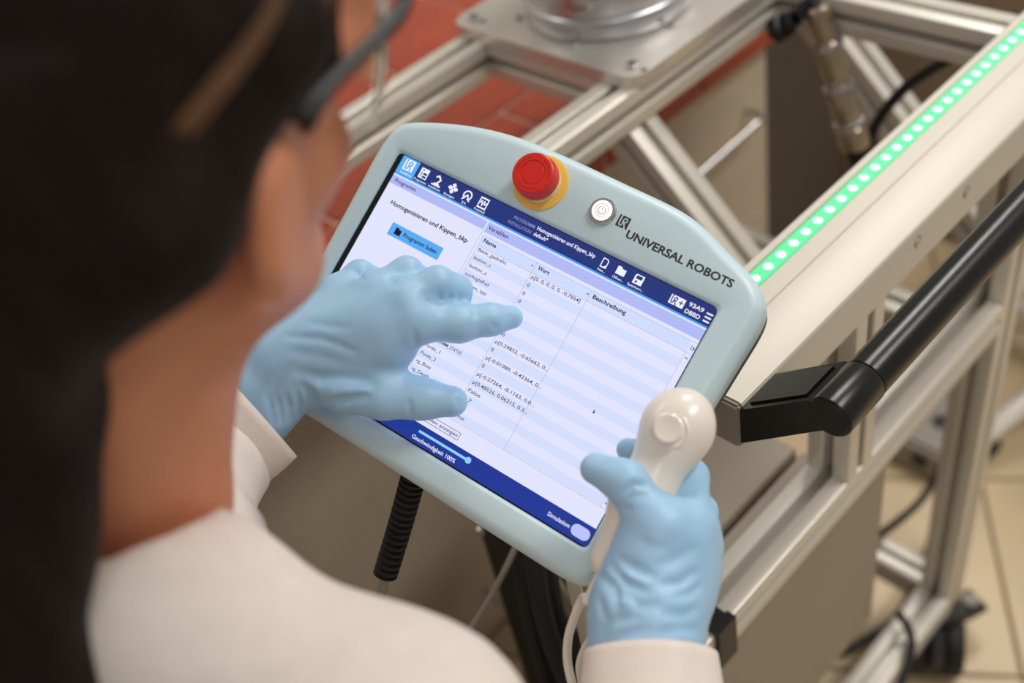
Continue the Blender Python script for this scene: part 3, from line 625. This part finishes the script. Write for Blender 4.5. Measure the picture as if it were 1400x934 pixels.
# -- table
ui_text('Variablen', -39, 67, 17, 3, S_TXT); ui_text('Name', -37.2, 57.4, 10.6, 2.9, S_TXT, bold=.024); ui_text('Wert', 8.6, 57.5, 9.3, 2.9, S_TXT, bold=.02); ui_text('Beschreibung', 53.4, 57, 25.8, 3, S_TXT, bold=.024)
for uu in (4.1, 49.3): ui_poly('sort_mark', [[(uu - .9, 58.6), (uu + .9, 58.6), (uu, 57.5)]], S_TXT, 4)
names = ['Basis_gedreht', 'button_c', 'button_z', 'curAngleRad', 'flaschen_typ', 'i', 'j', 'kippwinkel', 'pose_ab', 'pose_auf', 'pos_an', 'PROGRAMM_STATUS', 'Punkt_1', 'Punkt_2', 'rg_Busy', 'rg_Depth', 'rg_Grip', 'rg_Width']
vals = ['p[0, 0, 0, 0, 0, -0.7854]', '0', '0', '0', '1', '0', '0', '45', 'p[0.29852, -0.65662, 0...', '0', 'p[-0.01089, -0.43364, 0...', '0', 'p[-0.27264, -0.1163, 0.0...', 'p[0.48526, 0.06315, 0.3...', 'False', '0.7', '0', 'True']
for k in range(18):
    if k not in (5, 6, 7, 8, 9, 10, 16, 17): ui_text(names[k], -37.4, RB[k], len(names[k]) * 1.83, 2.5, S_TXG)
    s = vals[k]
    if k not in (5, 6): ui_text(s, 7.6, RB[k], {0: 39.5}.get(k, len(s) * 1.74 if len(s) > 6 else len(s) * 2.0), 2.6, S_TXG)
ui_text('Variablen anzeigen', -17, -69.8, 34.2, 2.6, S_TXG)
ui_poly('button_outline', stroke([(-19, -71.4), (18.6, -71.4), (18.6, -66.2), (-19, -66.2), (-19, -71.4)], .35), S_TXG, 4)
ui_poly('scroll_mark', [[(130, 55.8), (131.4, 57.5), (130, 59.2)]] + stroke([(128.8, 55.8), (128.8, 59.2)], .5) + stroke([(128.2, 49.6), (129.2, 50.6), (130.2, 49.6)], .5) + stroke([(128.2, -56.6), (129.2, -57.6), (130.2, -56.6)], .5), S_TXG, 4)
ui_poly('pointer', [[(92.2, -7.6), (92.2, -10.8), (93, -10.2), (93.9, -10.2)]], S_TXT, 5)
ui_rect('slider', [(-9.6, -80.2, 32, -78.4)], S_SLID, 3); ui_poly('slider_knob', [circ(32.4, -79.2, 2.3)], S_SLID, 5)
ui_text('Geschwindigkeit 100%', -12.2, -85.8, 36.8, 2.9, S_TXW); ui_text('Simulation', 98.8, -83.2, 16.8, 2.9, S_TXW)
ui_poly('toggle', [list(map(tuple, rrect(117, 130.6, -85.6, -77.6, 3.9)))], S_TOG, 4)
# -- buttons and print on the housing
e = tuv(739.5, 250, .003); ec = T(e[0], e[1], 2.6)
es = lathe('stop_button_ring', [(.0202, 0), (.0202, .0012), (.019, .0018), (.017, .0018)], ec, TW, YEL, pend, 48)
lathe('button_neck', [(.0148, .0016), (.0148, .0052), (.0132, .0056), (.0132, .0085)], ec, TW, CREAM, es, 40)
et = lathe('stop_button', [(.0142, .0085), (.0158, .0095), (.0160, .0125), (.0152, .0185), (.0148, .0202), (.0136, .0212), (.0092, .0213), (.0089, .0208), (.0080, .0208), (.0077, .0211), (.002, .0212)], ec, TW, REDB, pend, 48)
for a0 in (0, 120, 240):
    P = [(e[0] + x, e[1] + y) for x, y in circ(0, 0, 11.4, 10, a0, a0 + 75)]; ui_poly('turn_arrow', stroke(P, .45), REDL, 1, et, 23.9)
pw = tuv(824, 289, .004); pc_ = T(pw[0], pw[1], 2.6)
pb1 = lathe('power_button', [(.0096, 0), (.0096, .0018), (.0088, .0034), (.0074, .0036)], pc_, TW, STEEL, pend, 40)
lathe('lit_face', [(.0072, .0030), (.0072, .0036), (.0066, .0040)], pc_, TW, GLOW, pb1, 36)
ui_poly('power_symbol', stroke([(pw[0] + x, pw[1] + y) for x, y in circ(0, 0, 2.7, 20, 125, 415)], .55) + stroke([(pw[0], pw[1] + .3), (pw[0], pw[1] + 3.6)], .55), GLOWD, 1, pb1, 6.65)
ui_poly('ring_line', stroke([(pw[0] + x, pw[1] + y) for x, y in circ(0, 0, 4.6, 24, 0, 359)], .35), GLOWD, 1, pb1, 6.65)
emblem(47.3, 112.2, 8.4, INK, PEND, 1, body, 2.80)
ui_text('UNIVERSAL ROBOTS', 53.4, 103.6, 80.0, 5.5, INK, 1, .03, body, 2.80)
# corrugated hose leaving the back
h0, h1 = tp(566, 650, -.03), at(527, 785, .80); hs = [h0, h0 * .6 + h1 * .4 + RW @ np.array([.002, 0, 0]), h1]
C_ = spline([h0 - (h1 - h0) * .2, h0, at(548, 715, .785), h1], 40)
def hose_r(t): return .0094 if round(t * 120) % 5 < 3 else .0072
hose = sweep('cable_hose', C_, .009, RUBBER, pend, 18, 0, radii=hose_r)
sweep('cable_tail', [h1, at(522, 808, .81), at(517, 845, .83), at(512, 900, .86), at(510, 960, .90)], .0042, GREYCAP, hose, 10)

# ================================================================ WHITE JOYSTICK CONTROLLER
n0, n1, n2 = tp(929, 580, .040), tp(876, 684, .040), tp(834, 766, .036)
jc = thing('joystick_controller', n2, 'white handheld joystick controller gripped in the right blue glove', 'controller')
na = nz(n0 - n2); ns = nz(np.cross(na, TW)); nn = np.cross(ns, na)
Rn = [ns, na, nn]
shell = sdf_mesh('shell', [('e', n0 - na * .001, (.0215, .0235, .0175), Rn, .004), ('c', n0 - na * .006, n1, .0178, .0165, .012), ('c', n1, n2, .0165, .0120, .012), ('e', n0 - na * .012 - nn * .014, (.012, .016, .012), Rn, .008),
    ('d', [n0 + ns * .0 - na * .004 + nn * .0185, n0 - na * .005 + nn * .0185], .003, .0075)], .0013, WHITEP, jc, 3)
sk = n0 - na * .006 + nn * .0158
lathe('stick_gate', [(.0122, .0), (.0122, .0022), (.0113, .0028), (.0103, .0025), (.0100, .0004)], sk, nn, WHITEP, jc, 8)
stick = lathe('thumb_stick', [(.004, .0), (.0045, .004), (.0085, .0056), (.0094, .0072), (.0092, .0086), (.0078, .0096), (.005, .0092), (.001, .0090)], sk + nn * .0005, nz(nn + na * .1 + ns * .0), WHITEP, jc, 32)
sweep('strain_relief', [n2 - na * .008, n2 - na * .02, n2 - na * .030], .0042, WHITEP, jc, 12, 4)
cbp = [n2 - na * .028, at(797, 818, .668), at(786, 842, .675), at(777, 872, .68), at(776, 905, .68), at(784, 940, .675), at(800, 985, .67)]
sweep('controller_cable', cbp, .0029, WHITEP, jc, 12, 10)
sweep('controller_cable', [at(808, 872, .70), at(798, 890, .70), at(792, 912, .70), at(796, 940, .70), at(800, 985, .67)], .0026, WHITEP, jc, 12, 8)

# ================================================================ THE PERSON
fh_c = nz([.42, -.5, .76]); uh_c = np.array([.12, -.85, -.49]); uh_c = nz(uh_c - fh_c * (uh_c @ fh_c)); rh_c = np.cross(fh_c, uh_c)
HF, HU, HR = RW @ fh_c, RW @ uh_c, RW @ rh_c
HC = at(372, 300, .385) - (.078 * HR - .012 * HF - .018 * HU)
def H(x, y, z): return HC + HR * x + HF * y + HU * z
RH = [HR, HF, HU]
NB = at(140, 660, .5)                            # base of the neck
fb = nz([HF[0], HF[1], 0]); rb_ = np.cross(fb, [0, 0, 1]); ang = math.radians(2)
BR = rb_ * math.cos(ang) + fb * math.sin(ang); BF = np.cross([0, 0, 1], BR); UP = np.array([0, 0, 1.])
person = thing('person', [NB[0] - .12, NB[1] - .05, 0], 'person in white lab coat and blue gloves with dark tied hair leaning over the pendant', 'person')
shR = at(545, 1042, .47); shL = shR - BR * .30; YC = (shR + shL) / 2 + UP * .03
LWr, RWr = tp(398, 497, .045), tp(884, 872, .046)
LEl = at(200, 830, .60); REl = at(850, 1500, .52)
hip = YC - BF * .16 - UP * .44
footL, footR = np.array([hip[0], hip[1], 0]) - BR * .11 + BF * .06, np.array([hip[0], hip[1], 0]) + BR * .11 + BF * .02
chest = YC - BF * .05 - UP * .16
# skin: head, neck, and the body under the clothes, one surface
skin = [('e', H(0, -.012, .03), (.072, .092, .088), RH, .01), ('e', H(0, .04, -.025), (.056, .05, .075), RH, .03), ('c', H(-.022, .058, -.09), H(.022, .058, -.09), .02, .02, .03),
    ('c', H(.048, .0, -.065), H(.02, .06, -.09), .016, .016, .03), ('c', H(-.048, .0, -.065), H(-.02, .06, -.09), .016, .016, .03),
    ('c', H(0, .085, .0), H(0, .104, -.035), .007, .0105, .012), ('c', H(-.01, .093, -.04), H(.01, .093, -.04), .007, .007, .006),
    ('c', H(-.03, .083, .018), H(.03, .083, .018), .008, .008, .015), ('c', H(-.016, .086, -.066), H(.016, .086, -.066), .0065, .0065, .006), ('c', H(.042, .066, -.03), H(.04, .06, -.035), .018, .018, .02), ('c', H(-.042, .066, -.03), H(-.04, .06, -.035), .018, .018, .02),
    ('d', [H(.031, .092, .0), H(.032, .092, .0)], .006, .013), ('d', [H(-.031, .092, .0), H(-.032, .092, .0)], .006, .013), ('d', [H(-.018, .095, -.066), H(.018, .095, -.066)], .002, .003),
    ('c', H(0, -.03, -.06), NB, .047, .049, .025), ('c', H(.004, .015, -.085), NB + BF * .01 - UP * .02, .032, .038, .03), ('c', NB - UP * .03, YC - UP * .02, .045, .04, .02), ('c', YC - UP * .02, shR, .035, .035, .02), ('c', YC - UP * .02, shL, .035, .035, .02), ('c', YC - UP * .05, chest, .06, .1, .03), ('c', chest, hip, .105, .105, .05),
    ('c', shR, REl, .045, .036, .03), ('c', REl, at(892, 1000, .60), .034, .026, .02), ('c', at(892, 1000, .60), RWr, .026, .024, .02), ('c', shL, LEl, .045, .034, .03), ('c', LEl, at(286, 612, .715), .034, .026, .02), ('c', at(286, 612, .715), LWr, .026, .024, .02),
    ('c', hip - BR * .08, footL + UP * .48, .085, .055, .04), ('c', footL + UP * .48, footL + UP * .07, .052, .036, .03), ('c', hip + BR * .08, footR + UP * .48, .085, .055, .04), ('c', footR + UP * .48, footR + UP * .07, .052, .036, .03)]
for s in (1, -1):                                 # ears
    e0 = H(s * .072, -.012, -.018)
    skin += [('e', e0 + HR * s * .006, (.011, .022, .036), [nz(HR + HF * s * .35), nz(HF - HR * s * .35), HU], .008), ('c', e0 + HU * .02 + HR * s * .010 - HF * .012, e0 - HU * .015 + HR * s * .010 - HF * .013, .005, .005, .006), ('d', [e0 + HR * s * .014 + HU * .008, e0 + HR * s * .014 - HU * .008], .005, .008)]
body_m = sdf_mesh('body', skin, .0058, SKIN, person, 3)
for s in (1, -1):
    lathe('eye', [(.002, .0115), (.007, .0095), (.011, .004), (.0118, 0), (.009, -.008)], H(s * .031, .074, .0), HF, EYE, person, 20)
    lathe('iris', [(.001, .0122), (.0045, .0112), (.005, .0106)], H(s * .031, .074, .0), HF, HAIR, person, 16)
# hair: cap over the skull, side strands, knot and loose tail at the back
hair = [('e', H(0, -.026, .044), (.0795, .094, .094), RH, .01), ('e', H(0, -.075, .0), (.062, .045, .062), RH, .03), ('c', H(.04, .05, .105), H(.074, .0, .045), .014, .014, .02), ('c', H(.074, .0, .045), H(.066, -.055, -.005), .015, .016, .02), ('c', H(.066, -.055, -.005), H(.03, -.085, -.04), .018, .02, .03),
    ('c', H(.058, .058, .07), H(.073, .026, .02), .008, .007, .012), ('c', H(.070, .032, .03), H(.074, .018, .002), .006, .003, .01),
    ('c', H(-.04, .05, .105), H(-.074, .0, .045), .014, .014, .02), ('c', H(-.074, .0, .045), H(-.066, -.055, -.01), .015, .018, .02),
    ('c', H(0, -.09, -.03), at(8, 540, .40), .035, .03, .03), ('c', at(8, 540, .40), at(12, 730, .41), .03, .026, .03), ('c', at(12, 730, .41), at(35, 990, .43), .026, .024, .03), ('c', at(35, 990, .43), at(60, 1200, .48), .024, .012, .03)]
rng = np.random.default_rng(4)
for k in range(26):                               # combed grooves running back from the brow
    x = -.075 + .15 * k / 25; P = []
    for j in range(9):
        t = j / 8; y = .055 - .15 * t; z = .044 + .094 * math.sqrt(max(.05, 1 - (x / .085) ** 2 - ((y + .026) / .1) ** 2)) * (1 - .25 * t)
        P.append(H(x * (1 - .2 * t) + .003 * rng.standard_normal(), y, z + .002))
    hair.append(('d', P, .0026, .0036))
hm = sdf_mesh('hair', hair, .0042, HAIR, person, 1)
V = []; Fc = []
for k in range(28):                               # lighter loose strands along the temple
    a = rng.uniform(-1, 1, 4)
    P = [H(.040 + .004 * a[0], .062 + .010 * a[1], .117 + .004 * a[2]), H(.066 + .003 * a[0], .038 + .014 * a[1], .093 + .006 * a[2]), H(.083 + .0015 * a[0], .004 + .014 * a[1], .058 + .012 * a[2]), H(.081 + .0015 * a[3], -.035 + .01 * a[1], .030 + .014 * a[2]), H(.066, -.074, .004 + .02 * a[2])]
    v_, f_ = sweep('s', P, .0019, None, None, 6, 8, build=False); b = len(V); V += v_; Fc += [tuple(i + b for i in f) for f in f_]
LIGHTHAIR = mat('brown_hair_strand', (98, 66, 40), .5, 0, .2, 60); mk('strand', V, Fc, LIGHTHAIR, hm)
# safety glasses
gl = sweep('safety_glasses', [H(.086, -.005, .020), H(.083, .03, .026), H(.078, .075, .031), H(.07, .098, .034)], .0036, BLACK, person, 10, 6)
sweep('brow_bar', [H(.07, .098, .034), H(.045, .112, .036), H(0, .118, .036), H(-.045, .112, .036), H(-.07, .098, .034)], .0035, BLACK, gl, 10, 6)
sweep('temple_arm', [H(-.086, -.005, .020), H(-.083, .03, .026), H(-.078, .075, .031), H(-.07, .098, .034)], .0036, BLACK, gl, 10, 6)
for s in (1, -1):
    V = []; Fc = []
    for i in range(9):
        t = i / 8; x = s * (.006 + .068 * t); y = .118 - .02 * t * t - (.03 * max(0, t - .8) / .2)
        for z in (.034, .01, -.012): V += [H(x, y - .004 * (z < 0), z), H(x * 1.0, y - .004 * (z < 0) - .0016, z)]
    for i in range(8):
        b = i * 6
        Fc += [(b, b + 2, b + 8, b + 6), (b + 2, b + 4, b + 10, b + 8), (b + 1, b + 7, b + 9, b + 3), (b + 3, b + 9, b + 11, b + 5), (b, b + 6, b + 7, b + 1), (b + 4, b + 5, b + 11, b + 10)]
    Fc += [(0, 1, 3, 2), (2, 3, 5, 4), (48, 50, 51, 49), (50, 52, 53, 51)]
    mk('lens', V, Fc, LENS, gl, True, 40)
# lab coat
cd = nz(LWr - LEl); ce = nz(RWr - REl)
LCf, RCf = tp(352, 548, .05), tp(886, 888, .046)
cL, cR = nz(LCf - LEl), nz(RCf - REl)
yR, yL = at(230, 852, .485), at(230, 852, .485) - BR * .12
coat = [('c', yR, shR, .05, .052, .03), ('c', yR, yL, .05, .05, .03), ('c', yL, shL, .05, .052, .03), ('c', YC - UP * .06 - BF * .02, chest, .075, .12, .05), ('c', chest, hip, .115, .12, .06), ('c', chest + BR * .08, hip + BR * .06, .075, .10, .06), ('c', chest - BR * .08, hip - BR * .06, .075, .10, .06), ('c', hip, hip - UP * .30, .13, .155, .06), ('c', hip + BR * .07, hip + BR * .08 - UP * .30, .10, .12, .06), ('c', hip - BR * .07, hip - BR * .08 - UP * .30, .10, .12, .06),
    ('c', shR, REl, .056, .05, .04), ('c', shL, LEl, .056, .052, .04), ('e', LEl, (.05, .05, .05), np.eye(3), .02), ('e', REl, (.05, .05, .05), np.eye(3), .02),
    ('p', hip - UP * .33, -UP, .45), ('s', NB - UP * .0, H(0, -.03, -.06), .056, .06), ('d', [at(330, 760, .44), at(470, 800, .43), at(600, 860, .43)], .004, .012), ('d', [at(300, 850, .42), at(420, 880, .41), at(540, 905, .41)], .006, .012), ('d', [at(560, 880, .42), at(620, 934, .42)], .005, .012)]
coat_m = sdf_mesh('lab_coat', coat, .006, COAT, person, 8)
def sleeve(P, r0, r1, sd):
    rg = np.random.default_rng(sd); C = spline(P, 10); V = []; Fc = []; s = None; n = 40; ph = rg.uniform(0, 6, 6)
    for i, c in enumerate(C):
        d = nz(C[min(i + 1, len(C) - 1)] - C[max(i - 1, 0)]); t = i / (len(C) - 1)
        if s is None: _, s, q = frame(d)
        s = nz(s - d * (s @ d)); q = np.cross(d, s)
        for k in range(n):
            th = 2 * math.pi * k / n
            w = 1 + .03 * math.sin(3 * th + ph[0] + 5 * t) * (1 - t * .5) + .022 * math.sin(22 * t + 2 * math.sin(th + ph[1])) * (1 - t) ** .5 + .012 * math.sin(5 * th + ph[2])
            V.append(c + (s * math.cos(th) + q * math.sin(th)) * (r0 + (r1 - r0) * t) * w)
    for j in range(len(C) - 1):
        for k in range(n): k2 = (k + 1) % n; Fc.append((j * n + k, j * n + k2, (j + 1) * n + k2, (j + 1) * n + k))
    o = mk('sleeve', V, Fc, COAT, coat_m, True, None); m_ = o.modifiers.new('thick', 'SOLIDIFY'); m_.thickness = .0022; m_.offset = -1
    return o
sleeve([LEl, at(232, 712, .665), at(286, 612, .715), tp(347, 558, .05)], .054, .043, 1)
sleeve([REl, at(888, 1150, .565), at(892, 1000, .60), tp(889, 896, .046)], .05, .0385, 2)
# collar of the coat, standing round the neck
nk = nz(H(0, -.03, -.06) - NB); _, cs, ct = frame(nk, BF)
V = []; Fc = []; N = 30
for i in range(N + 1):
    th = math.radians(-150 + 300 * i / N); dr = -BF * math.cos(th) + BR * math.sin(th)
    for r_, h_ in ((.054, -.04), (.0545, -.004), (.057, .0), (.066, -.012), (.082, -.05)):
        V.append(NB - nk * .042 + dr * r_ * 1.04 + nk * h_)
for i in range(N):
    for j in range(4): Fc.append((i * 5 + j, i * 5 + j + 1, (i + 1) * 5 + j + 1, (i + 1) * 5 + j))
col_ = mk('collar', V, Fc, COAT, coat_m); md = col_.modifiers.new('thick', 'SOLIDIFY'); md.thickness = .0025
lathe('shirt_collar', [(.0505, -.03), (.0530, -.01), (.0530, .004), (.051, .006)], NB - nk * .034 + BF * .012, nk, SHIRT, person, 40)
trs = [('c', hip - BR * .08, footL + UP * .48, .08, .06, .04), ('c', footL + UP * .48, footL + UP * .05, .066, .058, .03), ('c', hip + BR * .08, footR + UP * .48, .08, .06, .04), ('c', footR + UP * .48, footR + UP * .05, .066, .058, .03), ('c', hip - BR * .05, hip + BR * .05, .09, .09, .04), ('p', footL + UP * .04, -UP, .12), ('p', footR + UP * .04, -UP, .12)]
sdf_mesh('trousers', trs, .012, DENIM, person, 2)
for ft in (footL, footR):
    sdf_mesh('shoe', [('c', ft - BF * .05 + UP * .04, ft + BF * .15 + UP * .032, .042, .036, .02), ('c', ft - BF * .03 + UP * .05, ft - BF * .02 + UP * .09, .04, .04, .02), ('p', ft + BF * .05 + UP * .002, -UP, .25)], .008, BLACK, person, 1)

# ---------------------------------------------------------------- gloves
def tw(*a): return [tp(x, y, w / 1000) for x, y, w in a]
def chain(P, R, k): return [('c', P[i], P[i + 1], R[i] / 1000, R[i + 1] / 1000, k) for i in range(len(P) - 1)]
wr, fa = tw((402, 494, 44), (322, 576, 50))
gL = [('c', fa, wr, .033, .0285, .012)]
mc = tw((462, 402, 38), (512, 400, 44), (552, 412, 46), (566, 440, 42))
for q, r in zip(mc, (13, 14, 14.5, 14.5)): gL.append(('c', wr, q, .0225, r / 1000, .016))
gL += [('c', tp(440, 470, .040), tp(520, 455, .040), .024, .020, .015), ('c', tp(480, 490, .034), tp(535, 478, .032), .017, .014, .015)]
gL += chain([mc[0]] + tw((492, 376, 27), (507, 382, 14), (500, 396, 9)), (12.5, 9.8, 8.6, 7.6), .006)
gL += chain([mc[1]] + tw((556, 373, 33), (574, 384, 17), (566, 400, 9)), (13, 10.5, 9.3, 8.2), .006)
gL += chain([mc[2]] + tw((598, 388, 37), (623, 397, 23), (626, 416, 10)), (13.5, 11.2, 10.4, 9), .006)
gL += chain([mc[3]] + tw((628, 442, 28), (670, 437, 18), (699, 434, 9.0)), (14, 12, 10, 8), .007)
gL += chain([wr * .55 + tp(470, 520, .034) * .45] + tw((470, 524, 33), (524, 540, 27), (574, 545, 19), (618, 549, 13.5)), (19, 18, 14.5, 12.0, 10.6), .012)
def fold(pts, d, s): return ('d', tw(*pts), d * 1.7 / 1000, s / 1000)
def folds(*L): return [('f', P, d * 1.45 / 1000, s / 1000) for P, d, s in L]
gL += folds(([(392, 460), (440, 463), (464, 472), (490, 482)], 1.1, 2.6), ([(408, 510), (440, 517), (476, 518), (514, 524)], 2.6, 4), ([(424, 532), (460, 530), (500, 533)], -1.3, 5), ([(437, 566), (452, 551), (476, 545), (505, 541)], 2.4, 3.4), ([(412, 526), (425, 538), (431, 562)], 2.4, 3.4), ([(440, 540), (470, 534), (505, 532)], -1.0, 3),
    ([(405, 530), (409, 550), (411, 570)], 1.6, 2.4), ([(392, 542), (396, 560), (398, 578)], 1.5, 2.2), ([(379, 545), (384, 562), (386, 580)], 1.4, 2.2), ([(365, 540), (372, 560), (376, 582)], 1.2, 2.2), ([(398, 500), (380, 520), (366, 545)], .9, 3),
    ([(566, 452), (569, 472)], 1.0, 2.4), ([(578, 398), (583, 412), (592, 420)], 1.2, 2.2), ([(600, 400), (602, 414)], .8, 1.8), ([(614, 398), (616, 414)], .8, 1.8), ([(627, 402), (630, 416)], .7, 1.8), ([(559, 548), (562, 570)], 1.1, 2), ([(620, 541), (627, 549), (628, 556)], .6, 1.8), ([(672, 443), (680, 450)], .6, 1.8), ([(694, 424), (703, 430)], -.4, 2), ([(648, 420), (650, 436)], .5, 2),
    ([(420, 440), (450, 446), (480, 448)], .6, 3), ([(400, 480), (430, 486), (470, 494)], .7, 3.2), ([(533, 380), (541, 391)], 1.0, 2.6), ([(486, 372), (496, 382)], .9, 2.6))
gL.append(('p', fa, nz(fa - wr), .06))
g1 = sdf_mesh('glove', gL, .0012, GLOVE, person, 2); g1['label'] = 'light blue nitrile glove pointing at the screen'
wr, fa = tw((884, 850, 46), (884, 925, 50))
gR = [('c', fa, wr, .034, .0315, .012)]
mc = tw((944, 716, 38), (951, 745, 30), (946, 782, 28), (936, 812, 30))
for q, r in zip(mc, (14, 14.5, 14, 13)): gR.append(('c', wr, q, .024, r / 1000, .016))
gR += [('c', tp(893, 800, .046), tp(916, 730, .048), .024, .0195, .015), ('c', tp(870, 815, .044), tp(880, 745, .050), .020, .017, .015)]
gR += chain([mc[0]] + tw((944, 652, 17), (893, 622, 13), (859, 615, 16)), (13.5, 10.5, 9, 7.6), .006)
gR += chain([mc[1]] + tw((956, 700, 8), (902, 672, 9), (866, 664, 14)), (13.5, 10.5, 9, 8), .006)
gR += chain([mc[2]] + tw((952, 742, 6), (900, 716, 8), (864, 706, 14)), (13, 10, 9, 8), .006)
gR += chain([mc[3]] + tw((938, 782, 8), (890, 756, 9), (858, 744, 14)), (12, 9.5, 8.5, 7.5), .006)
gR += chain(tw((884, 812, 46), (898, 718, 55), (855, 659, 62), (815, 641, 60)), (21, 14.5, 11.2, 9.6), .010)
gR += folds(([(852, 676), (866, 663), (884, 664)], 1.8, 2.2), ([(856, 685), (868, 678), (882, 676)], 1.2, 2), ([(851, 696), (862, 694)], 1.0, 2), ([(846, 764), (873, 779), (893, 787)], 2.2, 3), ([(835, 773), (855, 795), (884, 809)], 2.2, 3), ([(846, 780), (864, 792), (884, 799)], -1.1, 2.8), ([(820, 786), (840, 804), (846, 832)], 2.0, 3), ([(908, 800), (930, 798), (952, 781)], 1.5, 2.8), ([(892, 775), (920, 766), (950, 750)], .9, 3.6), ([(925, 815), (945, 812), (958, 800)], 1.1, 2.6),
    ([(811, 876), (837, 849), (874, 843)], 1.5, 3), ([(814, 890), (850, 868), (890, 860)], 1.3, 3), ([(820, 820), (828, 845), (822, 866)], 1.3, 2.6), ([(905, 838), (935, 842), (956, 830)], 1.1, 3), ([(860, 812), (875, 830), (905, 828)], 1.3, 3), ([(900, 866), (930, 860), (955, 862)], .9, 3), ([(872, 735), (890, 748), (915, 752)], .6, 3.6), ([(838, 818), (850, 826), (868, 824)], -1.0, 3))
gR.append(('p', fa, nz(fa - wr), .06))
g2 = sdf_mesh('glove', gR, .0012, GLOVE, person, 2); g2['label'] = 'light blue nitrile glove holding the joystick controller'
